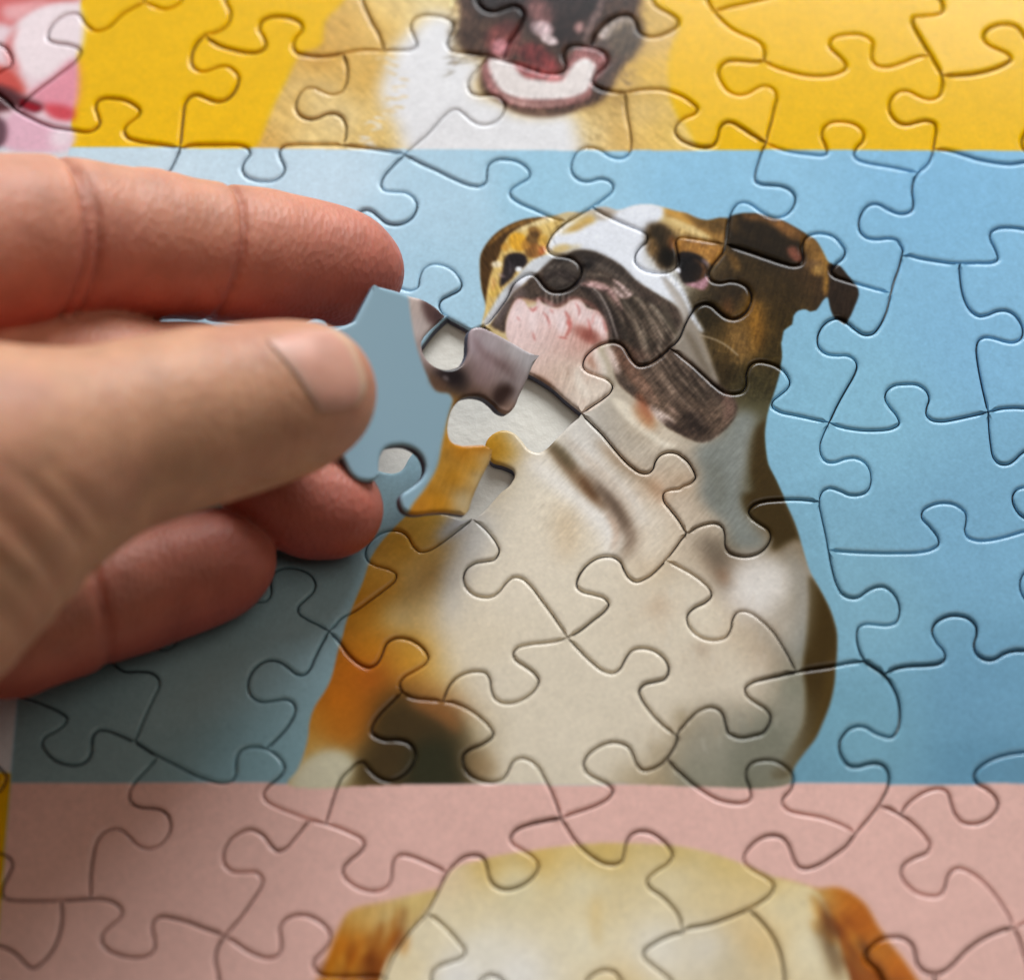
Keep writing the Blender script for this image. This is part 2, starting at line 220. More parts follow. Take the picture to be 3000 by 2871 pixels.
 J(t13(1262,475, 1170,495, 1080,515, 1000,550, 970,595, 985,630, 1040,665, 1100,705, 1130,745, 1120,790, 1070,845, 1000,882, 930,890, 870,860, 845,810, 832,750, 810,705, 760,692, 700,705, 650,745, 610,790, 560,890, 490,1022, 420,1100, 350,1190, 290,1290, 255,1385, 240,1500)),
 J(t13(490,1022, 550,1065, 620,1130, 680,1200, 710,1245, 690,1280, 630,1305, 560,1330, 520,1370, 515,1420, 530,1475)),
 J(t13(1262,475, 1310,560, 1370,640, 1440,700, 1510,740, 1570,745, 1610,725, 1625,670, 1640,610, 1670,570, 1720,555, 1780,565, 1840,605, 1890,660, 1900,700, 1870,745, 1800,790, 1755,840, 1770,880, 1840,930, 1910,1000, 1945,1060, 1957,1130)),
 J(t13(530,1475, 700,1480, 780,1450, 800,1411, 850,1383, 900,1395, 940,1430, 1000,1480, 1200,1500)),
 J(t13(1200,1500, 1390,1470, 1410,1411, 1460,1370, 1530,1355, 1580,1375, 1608,1420, 1640,1470, 1760,1500, 1930,1475)),
 J(t13(240,1500, 400,1510, 530,1475)),
 J(t13(1200,1500, 1210,1580)),
 J(t13(1930,1475, 1940,1560)),
]
RING = (-125.0, -85.0, 3130.0, 2960.0)
OUTER = (-420.0, -380.0, 3400.0, 3230.0)
HOLE_AT = (1530.0, 1250.0)

def knobbed(a, b, side, step):
    a = np.asarray(a, float); b = np.asarray(b, float)
    d = b - a; L = np.linalg.norm(d)
    if L < 150: return np.array([a, b])
    e = d / L; n = np.array([-e[1], e[0]]) * side
    r = min(48.0, 0.2 * L)
    m = a + d * (0.5 + rng.uniform(-.06, .06))
    P = [a, a + d * .25 - n * 8, m - e * r * .55 - n * 2, m - e * r * .55 + n * r * .4, m - e * r + n * r * 1.1, m - e * r * .55 + n * r * 1.8,
         m + n * r * 2, m + e * r * .55 + n * r * 1.8, m + e * r + n * r * 1.1, m + e * r * .55 + n * r * .4, m + e * r * .55 - n * 2, a + d * .78 - n * 6, b]
    return catmull(np.array(P), step)

def planar_faces(verbose=False):
    step = 6.0
    L = [catmull(c, step) for c in CUTS]
    # cluster the ends
    ends = []
    for i, l in enumerate(L):
        ends += [(i, 0), (i, -1)]
    pts = np.array([L[i][k] for i, k in ends])
    lab = -np.ones(len(ends), int); nodes = []
    for q in range(len(ends)):
        if lab[q] >= 0: continue
        near = [p for p in range(len(ends)) if lab[p] < 0 and np.hypot(*(pts[p] - pts[q])) < 16]
        for p in near: lab[p] = len(nodes)
        nodes.append(pts[near].mean(0))
    # extend outside ends to the ring
    deg = np.bincount(lab, minlength=len(nodes))
    x0, y0, x1, y1 = RING
    ringpts = []
    for n in range(len(nodes)):
        p = nodes[n]
        if deg[n] == 1 and (p[0] < 0 or p[0] > 3000 or p[1] < 0 or p[1] > 2871):
            ds = [abs(p[0] - x0), abs(p[1] - y0), abs(p[0] - x1), abs(p[1] - y1)]
            k = int(np.argmin(ds))
            q = p.copy()
            if k == 0: q[0] = x0
            if k == 1: q[1] = y0
            if k == 2: q[0] = x1
            if k == 3: q[1] = y1
            i, e = ends[list(lab).index(n)]
            L[i] = np.concatenate([L[i], [q]]) if e == -1 else np.concatenate([[q], L[i]])
            nodes[n] = q
            ringpts.append((k, n))
    # the right ends of traced off-frame lines also reach the ring
    for n in range(len(nodes)):
        p = nodes[n]
        if deg[n] >= 2 and p[0] > 3030 and p[1] > 0:
            q = np.array([x1, p[1]]); nodes.append(q); k2 = len(nodes) - 1
            L.append(np.array([p, q])); ringpts.append((2, k2))
            ends += [(len(L) - 1, 0), (len(L) - 1, -1)]; lab = np.append(lab, [n, k2])
    for (i, e), n in zip(ends, lab): L[i][e] = nodes[n]
    # ring order: top (left->right), right (down), bottom (right->left), left (up)
    seq = []
    for k, key, rev in ((1, 0, False), (2, 1, False), (3, 0, True), (0, 1, True)):
        s = sorted([n for kk, n in ringpts if kk == k], key=lambda n: nodes[n][key], reverse=rev)
        seq += s
        corner = {1: (x1, y0), 2: (x1, y1), 3: (x0, y1), 0: (x0, y0)}[k]
        nodes.append(np.array(corner, float)); seq.append(len(nodes) - 1)
    nseq = len(seq)
    for q in range(nseq):
        a, b = seq[q], seq[(q + 1) % nseq]
        L.append(knobbed(nodes[a], nodes[b], -1, step))
    ox0, oy0, ox1, oy1 = OUTER
    outer = []
    for n in seq:
        p = nodes[n]
        tx = (p[0] - x0) / (x1 - x0); ty = (p[1] - y0) / (y1 - y0)
        q = np.array([ox0 + tx * (ox1 - ox0), oy0 + ty * (oy1 - oy0)])
        nodes.append(q); outer.append(len(nodes) - 1)
        L.append(np.array([p, p + (q - p) * .5, q]))
    for q in range(nseq):
        L.append(np.array([nodes[outer[q]], nodes[outer[(q + 1) % nseq]]]))
    # split lines that pass a node
    segs = []
    for i, l in enumerate(L):
        cut = {0: None, len(l) - 1: None}
        s = np.concatenate([[0], np.cumsum(np.hypot(*np.diff(l, axis=0).T))])
        for n, p in enumerate(nodes):
            d = np.hypot(*(l - p).T)
            k = int(np.argmin(d))
            if d[k] < 17 and s[k] > 26 and s[-1] - s[k] > 26:
                l[k] = p; cut[k] = n
        ks = sorted(cut)
        for a, b in zip(ks[:-1], ks[1:]): segs.append(l[a:b + 1].copy())
    # final nodes
    P = np.array([s[0] for s in segs] + [s[-1] for s in segs])
    lab = -np.ones(len(P), int); nn = 0; npos = []
    for q in range(len(P)):
        if lab[q] >= 0: continue
        near = np.where((lab < 0) & (np.hypot(*(P - P[q]).T) < 8))[0]
        lab[near] = nn; npos.append(P[near].mean(0)); nn += 1
    m = len(segs)
    ea, eb = lab[:m].copy(), lab[m:].copy()
    for i in range(m): segs[i][0] = npos[ea[i]]; segs[i][-1] = npos[eb[i]]
    alive = np.ones(m, bool)
    while True:
        dg = np.bincount(np.concatenate([ea[alive], eb[alive]]), minlength=nn)
        bad = alive & ((dg[ea] == 1) | (dg[eb] == 1))
        if not bad.any(): break
        if verbose:
            for i in np.where(bad)[0]: print('dangling', segs[i][0].round(), segs[i][-1].round())
        alive &= ~bad
    # half edges
    he = []
    for i in np.where(alive)[0]:
        he.append((ea[i], eb[i], segs[i])); he.append((eb[i], ea[i], segs[i][::-1]))
    outg = {}
    for h, (a, b, s) in enumerate(he):
        k = min(2, len(s) - 1)
        d = s[k] - s[0]
        outg.setdefault(a, []).append((math.atan2(d[1], d[0]), h))
    for a in outg: outg[a].sort()
    pos = {h: (a, i) for a in outg for i, (_, h) in enumerate(outg[a])}
    seen = set(); faces = []
    for h0 in range(len(he)):
        if h0 in seen: continue
        loop = []; h = h0
        while h not in seen:
            seen.add(h); loop.append(h)
            a, i = pos[h ^ 1]
            h = outg[a][(i + 1) % len(outg[a])][1]
        poly = np.concatenate([he[h][2][:-1] for h in loop])
        x, y = poly.T
        area = 0.5 * np.sum(x * np.roll(y, -1) - np.roll(x, -1) * y)
        faces.append((area, poly))
    return faces

def inside(poly, x, y):
    px, py = poly.T; qx, qy = np.roll(px, -1), np.roll(py, -1)
    c = ((py > y) != (qy > y)) & (x < (qx - px) * (y - py) / (qy - py + 1e-12) + px)
    return bool(c.sum() % 2)
# ------------------------------------------------------------------ the print (painted into an in-memory picture)
def S(*c): return np.array(c, np.float32) / 255.0

def box_blur(a, r):
    if r < 1: return a
    for ax in (0, 1):
        p = [(0, 0)] * a.ndim; p[ax] = (r + 1, r)
        c = np.cumsum(np.pad(a, p, mode='edge'), axis=ax, dtype=np.float64)
        n = a.shape[ax]
        hi = np.take(c, np.arange(2 * r + 1, 2 * r + 1 + n), axis=ax)
        lo = np.take(c, np.arange(0, n), axis=ax)
        a = ((hi - lo) / (2 * r + 1)).astype(np.float32)
    return a
def gblur(a, s):
    r = int(round(s))
    if r < 1: return a
    return box_blur(box_blur(a, r), max(1, r - 1))

def fft_noise(shape, flt, seed):
    g = np.random.default_rng(seed).standard_normal(shape).astype(np.float32)
    fy = np.fft.fftfreq(shape[0])[:, None]; fx = np.fft.rfftfreq(shape[1])[None, :]
    z = np.fft.irfft2(np.fft.rfft2(g) * flt(fx, fy), s=shape)
    return (z / z.std()).astype(np.float32)
def streaks(shape, ang, ln, wd, seed):
    c, s = math.cos(ang), math.sin(ang)
    return fft_noise(shape, lambda fx, fy: np.exp(-2 * (math.pi ** 2) * ((ln * (fx * c + fy * s)) ** 2 + (wd * (-fx * s + fy * c)) ** 2)), seed)
def clouds(shape, p, seed, cut=0.002):
    return fft_noise(shape, lambda fx, fy: 1.0 / (cut + np.hypot(fx, fy)) ** p, seed)

class Canvas:
    """texel grid laid on a plane; paint is given in photograph pixels and lands where that pixel meets the plane"""
    def __init__(self, w, h, to_px, bs):
        self.bs = bs        # texels per photo pixel, for soft edges
        self.w, self.h, self.to_px = w, h, to_px
        self.img = np.zeros((h, w, 3), np.float32)
    def mask(self, pts, blur=0.0, smooth=True):
        P = catmull(pts, 14.0, closed=True) if smooth else np.asarray(pts, float)
        x, y = self.to_px(P[:, 0], P[:, 1])
        blur = blur * self.bs
        m = int(3 * blur + 4)
        x0, x1 = int(max(0, x.min() - m)), int(min(self.w, x.max() + m + 1))
        y0, y1 = int(max(0, y.min() - m)), int(min(self.h, y.max() + m + 1))
        if x1 - x0 < 2 or y1 - y0 < 2: return None
        # scanline even-odd
        cov = np.zeros((y1 - y0, x1 - x0 + 1), np.float32)
        yy = np.arange(y0, y1) + 0.5
        qx, qy = np.roll(x, -1), np.roll(y, -1)
        for ax, ay, bx, by in zip(x, y, qx, qy):
            if ay == by: continue
            if ay > by: ax, ay, bx, by = bx, by, ax, ay
            r = np.where((yy >= ay) & (yy < by))[0]
            if len(r) == 0: continue
            xi = ax + (yy[r] - ay) * (bx - ax) / (by - ay) - x0
            xi = np.clip(xi, 0, x1 - x0)
            k = np.floor(xi).astype(int); f = xi - k
            cov[r, np.minimum(k, x1 - x0)] += 1 - f
            cov[r, np.minimum(k + 1, x1 - x0)] += f
            cov[r] *= 1
        # parity through signed sums: use xor of crossings by alternating after sort -> cumulative, folded to 0..1
        c = np.cumsum(cov, axis=1)[:, :-1]
        c = 1 - np.abs((c % 2) - 1)
        return (slice(y0, y1), slice(x0, x1)), gblur(c.astype(np.float32), blur)
    def poly(self, pts, col, blur=2.0, a=1.0, smooth=True):
        r = self.mask(pts, blur, smooth)
        if r is None: return
        sl, m = r
        m = (m * a)[..., None]
        self.img[sl] = self.img[sl] * (1 - m) + S(*col) * m
    def line(self, pts, col, wd, blur=1.5, a=1.0, taper=True):
        P = catmull(pts, 10.0)
        d = np.gradient(P, axis=0); n = np.stack([-d[:, 1], d[:, 0]], 1); n /= np.linalg.norm(n, axis=1)[:, None] + 1e-9
        t = np.linspace(0, 1, len(P))
        w = wd * 0.5 * ((np.clip(np.sin(math.pi * np.clip(t, .0, 1)), 0, 1) ** 0.5 * .85 + .15) if taper else np.ones_like(t))[:, None]
        self.poly(np.concatenate([P + n * w, (P - n * w)[::-1]]), col, blur, a, smooth=False)
    def blob(self, p, rx, ry, col, a=1.0, ang=0.0, blur=6.0):
        t = np.linspace(0, 2 * math.pi, 28, endpoint=False)
        c, s = math.cos(math.radians(ang)), math.sin(math.radians(ang))
        p = np.asarray(p).reshape(2)
        q = np.stack([rx * np.cos(t) * c - ry * np.sin(t) * s, rx * np.cos(t) * s + ry * np.sin(t) * c], 1)
        self.poly(p + q, col, blur, a, smooth=False)
    def field(self, region, blur, pts, power=3.0, smooth=True):
        """smoothly interpolated colours between sample points, inside region"""
        r = self.mask(region, blur, smooth)
        sl, m = r
        h, w = m.shape; k = 8
        gy, gx = np.mgrid[0:h + k:k, 0:w + k:k]
        P = np.array([p[0] for p in pts]).reshape(-1, 2); Cc = np.array([p[1] for p in pts], np.float32) / 255
        px, py = self.to_px(P[:, 0], P[:, 1])
        d2 = (gx[..., None] + sl[1].start - px) ** 2 + (gy[..., None] + sl[0].start - py) ** 2 + 500.0
        wt = d2 ** (-power / 2)
        col = (wt[..., None] * Cc).sum(2) / wt.sum(2)[..., None]
        yi = np.arange(h) / k; xi = np.arange(w) / k
        y0 = yi.astype(int); x0 = xi.astype(int); fy = (yi - y0)[:, None, None]; fx = (xi - x0)[None, :, None]
        y1 = np.minimum(y0 + 1, col.shape[0] - 1); x1 = np.minimum(x0 + 1, col.shape[1] - 1)
        big = (col[y0][:, x0] * (1 - fx) + col[y0][:, x1] * fx) * (1 - fy) + (col[y1][:, x0] * (1 - fx) + col[y1][:, x1] * fx) * fy
        big = gblur(big.astype(np.float32), 5)
        m = m[..., None]
        self.img[sl] = self.img[sl] * (1 - m) + big.astype(np.float32) * m
    def fur(self, region, blur, noise, amp):
        sl, m = self.mask(region, blur)
        self.img[sl] *= 1 + (amp * m * noise[sl])[..., None]
    def image(self, name):
        im = bpy.data.images.new(name, self.w, self.h, alpha=False)
        px = np.ones((self.h, self.w, 4), np.float32)
        px[..., :3] = np.clip(self.img, 0.01, 0.985)
        im.pixels.foreach_set(px.ravel())
        im.update(); im.pack()
        return im

# plane of the puzzle: x, y in metres
TEX = 0.000115
oc = W(np.array([OUTER[0], OUTER[2], OUTER[0], OUTER[2]]), np.array([OUTER[1], OUTER[1], OUTER[3], OUTER[3]]))
PX0, PY0 = oc[:, 0].min() - .002, oc[:, 1].min() - .002
PX1, PY1 = oc[:, 0].max() + .002, oc[:, 1].max() + .002
def p_to_px(x, y):
    p = W(x, y)
    return (p[..., 0] - PX0) / TEX, (p[..., 1] - PY0) / TEX
cv = Canvas(int((PX1 - PX0) / TEX), int((PY1 - PY0) / TEX), p_to_px, 0.55)
CW, CH = PX1 - PX0, PY1 - PY0

BLUE = (140, 187, 212); YEL = (238, 184, 4); PINK = (230, 184, 174)
cv.img[:] = S(*BLUE)
# panels: straight edges of the printed collage
LX = lambda y: 240 - 0.0897 * y          # left edge of the middle column of photographs (photo px)
top, bot = 440.0, 2294.0
xl = [LX(-600), LX(top), LX(bot), LX(3500)]
def quad(*p): return np.array(p, float).reshape(-1, 2)
cv.poly(quad(xl[0], -600, 3700, -600, 3700, top + 12, xl[1], top - 6), YEL, 1, smooth=False)
cv.poly(quad(xl[2], bot, 3700, bot + 4, 3700, 3500, xl[3], 3500), PINK, 1, smooth=False)
cv.poly(quad(-900, -600, xl[0], -600, xl[1], top - 6, -900, top - 8), (233, 208, 214), 1, smooth=False)
cv.poly(quad(-900, top - 8, xl[1], top - 6, xl[2], bot - 28, -900, bot - 30), (214, 216, 222), 1, smooth=False)
cv.poly(quad(-900, bot - 30, xl[2] + 1, bot - 28, xl[3], 3500, -900, 3500), (226, 172, 6), 1, smooth=False)
shape = cv.img.shape[:2]
ST = {a: streaks(shape, math.radians(a), 9, 1.3, 11 + i) for i, a in enumerate((0, 45, 90, 135))}
S2 = {a: streaks(shape, math.radians(a), 4.5, .8, 31 + i) for i, a in enumerate((50, 75, 110))}
CL = clouds(shape, 1.6, 5)
CL2 = clouds(shape, 1.1, 6, 0.01)

# ---- far left photograph: pink paw pads
cv.poly(t00(-300,-300, 470,-300, 470,10, 380,35, 260,50, 160,110, 100,180, 20,150, -300,200), (206,112,112), 10)
cv.poly(t00(20,60, 160,30, 300,10, 200,70, 90,140, 30,120), (232,170,172), 10)
cv.poly(t00(110,140, 250,60, 400,35, 470,60, 455,330, 250,470, 140,420, 60,330, 60,230), (240,222,226), 9)
cv.poly(t00(60,220, 110,160, 80,280, 120,430, 60,400, 20,300), (214,132,132), 9)
cv.poly(t00(-200,380, 60,400, 130,470, 160,560, 60,560, -200,500), (198,92,84), 10)
cv.poly(t00(170,560, 300,460, 440,350, 430,640, 300,630, 210,600), (226,150,164), 10)
cv.poly(t00(240,610, 430,640, 420,700, 300,690), (206,86,96), 9)
cv.poly(t00(-200,480, 60,520, 130,560, 250,620, 210,660, 80,640, -200,660), (92,50,54), 9)
cv.poly(t00(120,590, 240,630, 200,650, 130,620), (150,14,40), 5)
cv.poly(t00(20,700, 100,640, 250,700, 410,748, 400,850, 20,850), (224,176,192), 9)
cv.poly(t00(-200,640, 20,700, 10,840, -200,840), (112,82,92), 7)
cv.poly(t00(300,740, 410,755, 400,845, 290,845), (236,214,222), 12)

# ---- the boxer on yellow
box_sil = J(F(40,640, 75,590, 130,450, 190,330, 250,220, 330,190, 350,90, 430,0, 470,-120, 1750,-120, 1700,0, 1800,90, 1765,230, 1760,330, 1790,450, 1850,560, 1880,640, 1500,648, 700,648))
cv.field(box_sil, 8, [(F(100,600),(212,168,96)), (F(200,450),(220,182,112)), (F(320,420),(226,196,140)), (F(330,240),(206,160,86)), (F(420,120),(214,170,96)),
  (F(400,500),(230,204,152)), (F(500,330),(214,172,98)), (F(560,120),(220,180,108)), (F(660,40),(228,196,134)), (F(760,40),(232,210,160)), (F(520,560),(222,188,122)),
  (F(650,560),(226,196,134)), (F(1450,560),(224,200,152)), (F(1560,560),(210,170,104)), (F(1650,470),(226,192,130)), (F(1700,300),(222,178,84)), (F(1650,200),(206,170,106)),
  (F(1720,560),(220,180,106)), (F(1680,60),(214,178,112)), (F(1560,400),(196,162,104)), (F(1780,560),(232,196,112)), (F(300,580),(228,198,138))])
cv.fur(box_sil, 6, ST[135], 0.025); cv.fur(box_sil, 6, CL2, 0.015)
cv.poly(F(690,648, 640,520, 600,460, 570,380, 600,290, 640,200, 720,120, 760,80, 860,70, 890,140, 900,230, 1000,250, 960,380, 1090,430, 1110,460, 1250,480, 1360,470, 1390,560, 1400,648), (229,229,231), 22)
for q in range(60):   # ragged fur along the chest
    t = rng.uniform(0, 1); x = 560 + 60 * math.sin(t * 5) + rng.uniform(-25, 40); y = 230 + 380 * t
    cv.line(F(x,y, x + rng.uniform(25,60), y + rng.uniform(-16,18)), (230,228,226) if q % 3 else (222,186,120), rng.uniform(4, 9), 2, 0.6)
for q in range(70):   # dark whiskery fringe of the muzzle
    x = rng.uniform(870, 1000); y = rng.uniform(60, 300)
    cv.line(F(x, y, x - rng.uniform(10,60), y + rng.uniform(-10,25)), (92,80,58), 4, 2, 0.5)
cv.poly(F(900,-100, 1680,-100, 1640,40, 1650,140, 1610,230, 1560,290, 1530,350, 1480,420, 1400,450, 1280,468, 1150,462, 1080,432, 1000,380, 985,320, 1010,250, 930,230, 890,170, 900,80), (84,66,56), 9)
cv.poly(F(950,-100, 1500,-100, 1480,40, 1420,150, 1300,200, 1180,120, 1100,60, 980,60), (48,36,34), 16)
cv.poly(F(1010,150, 1100,90, 1150,110, 1130,230, 1040,240), (122,74,70), 9)
cv.poly(F(1140,220, 1200,180, 1300,250, 1320,300, 1230,290), (118,60,60), 9)
cv.poly(F(1180,0, 1260,10, 1290,90, 1240,140, 1190,80), (120,86,84), 12)
cv.blob(F(1240,125), 34, 22, (214,188,190), .9, 10, 5); cv.blob(F(1272,170), 26, 13, (228,206,206), .95, 20, 4); cv.blob(F(1395,120), 14, 18, (176,140,136), .8, 0, 5)
cv.line(F(1490,-40, 1480,30, 1440,110, 1410,180), (176,150,146), 22, 6, .6)
cv.poly(F(1470,140, 1530,90, 1600,70, 1620,90, 1560,120, 1490,170), (186,172,166), 5)
cv.poly(F(1530,100, 1640,80, 1640,200, 1570,250, 1510,190), (98,84,66), 12, .8)
cv.blob(F(1070,200), 26, 24, (196,140,146), .8, 0, 6)
cv.poly(F(1000,260, 1060,240, 1140,262, 1260,300, 1330,315, 1345,250, 1400,195, 1480,205, 1515,245, 1495,300, 1450,350, 1440,400, 1330,440, 1180,445, 1080,420, 1015,360), (148,104,102), 5)
cv.poly(F(1028,250, 1100,262, 1135,285, 1165,320, 1250,335, 1330,330, 1375,270, 1420,245, 1458,270, 1445,320, 1425,370, 1370,398, 1250,408, 1130,400, 1070,370, 1040,310), (238,232,230), 5)
cv.poly(F(1130,262, 1300,305, 1340,330, 1290,345, 1230,330, 1170,325), (164,98,98), 6)
cv.line(F(1060,390, 1150,425, 1260,434, 1350,425), (206,180,172), 10, 3, .8); cv.line(F(1040,330, 1060,385, 1130,418), (210,160,160), 9, 3, .8)
cv.line(F(1060,415, 1180,465, 1320,465, 1450,400), (96,72,64), 18, 7, .8)
for q in range(90):
    t = rng.uniform(0, 1); x = 1400 + 220 * t + rng.uniform(-30, 30); y = 470 - 150 * t + rng.uniform(0, 130)
    cv.line(F(x, y, x + rng.uniform(5,30), y + rng.uniform(10,34)), (136,112,70), 4, 2, .35)

muz = F(900,-100, 1680,-100, 1640,40, 1650,140, 1610,230, 1530,350, 1480,420, 1280,468, 1080,432, 1000,380, 1010,250, 890,170)
cv.fur(muz, 8, S2[75], .10); cv.fur(muz, 8, CL2, .09)
for q in range(120):
    t = rng.uniform(0, 1); x, y = (885 + rng.uniform(-12, 20), 20 + 240 * t) if q % 2 else (1640 - 110 * max(0, t - .4) + rng.uniform(-20, 15), -10 + 360 * t)
    cv.line(F(x, y, x + (-1 if q % 2 else 1) * rng.uniform(10, 34), y + rng.uniform(4, 24)), (96,80,62) if q % 3 else (176,146,100), 4, 1.5, .5)
cv.poly(F(1028,252, 1100,264, 1135,287, 1165,322, 1250,337, 1330,332, 1375,272, 1420,250, 1455,274, 1443,320, 1423,368, 1370,396, 1250,405, 1130,397, 1072,367, 1042,310), (226,216,212), 9, .9)
cv.line(F(1040,330, 1075,385, 1160,420, 1260,430, 1360,415, 1440,380), (146,108,102), 14, 5, .8)
for q in range(14):
    x = 1060 + 26 * q + rng.uniform(-6, 6); y = 395 + 30 * math.sin((x - 1060) / 120)
    cv.blob(F(x, y), rng.uniform(4, 9), rng.uniform(3, 6), (204,176,170), .3, 0, 4)
# studio backdrop of the bulldog photograph: lit from its upper left, falling off to the lower right
NP = lambda x, y: np.array([[x, y]], float)
cv.field(np.array([[xl[1], top - 6], [900, top - 3], [1800, top + 4], [3700, top + 12], [3700, bot + 4], [1800, bot + 2], [xl[2], bot]]), 1, [(NP(400,500),(198,220,234)), (NP(950,520),(194,218,234)), (NP(1300,600),(178,210,230)), (NP(1200,800),(170,204,224)), (NP(1600,560),(160,202,226)), (NP(2100,560),(148,194,224)), (NP(2800,560),(138,186,220)), (NP(2900,1000),(138,184,216)), (NP(2500,1200),(142,188,212)), (NP(2900,1600),(132,176,204)), (NP(2500,1800),(136,178,198)), (NP(2900,2050),(120,162,188)), (NP(2500,2150),(126,168,186)), (NP(2900,2280),(108,150,174)), (NP(2400,2280),(118,158,176)), (NP(1000,1500),(158,190,200)), (NP(900,1750),(154,184,194)), (NP(600,2000),(146,170,176)), (NP(700,2200),(134,164,172)), (NP(200,2200),(136,160,166)), (NP(300,1200),(168,194,208)), (NP(3500,1200),(132,178,208)), (NP(3500,2200),(106,146,170))], 3.0, smooth=False)
# ---- the bulldog on blue
backdrop = cv.img.copy()
dog = J(A(95,1215, 135,1040, 95,870, 80,700, 85,560, 140,450, 240,340, 370,260, 520,208, 680,188, 820,160, 930,130, 1030,135, 1160,108, 1290,88, 1400,122, 1460,112, 1550,80, 1700,65, 1830,88),
  B(131,128, 250,150, 330,190, 430,215, 560,190, 650,188, 760,165, 880,160, 1000,185, 1130,220, 1250,280, 1370,350, 1470,410, 1540,520, 1600,630, 1700,660, 1780,750, 1830,810, 1872,870, 1885,940, 1850,1040, 1790,1170, 1740,1222, 1690,1190, 1630,1130, 1600,1040, 1580,960, 1540,1000, 1480,1090, 1420,1105, 1370,1080, 1310,1090, 1262,1140, 1250,1222, 1170,1280, 1152,1380),
  t21(570,560, 575,640, 560,720, 530,830, 500,920, 480,1000, 470,1080, 475,1170, 490,1260, 530,1340, 560,1405), t22(590,60, 640,170, 690,320, 730,450, 790,560, 850,680, 885,800, 888,900, 880,1000, 875,1100, 850,1220, 800,1350), t23(760,40, 720,90, 660,170, 635,220, 620,288),
  t13(1500,288, 500,288), t03(1645,284, 1700,210, 1740,110, 1765,10), t02(1772,1330, 1800,1240, 1870,1130, 1900,1060, 1925,960, 1945,880), t12(0,850, 30,740, 70,640, 120,520, 160,400, 220,300, 300,210, 380,130, 430,60), quad(1290,1300, 1380,1200, 1385,1050))
NB = lambda x, y: np.array([[x, y]], float)
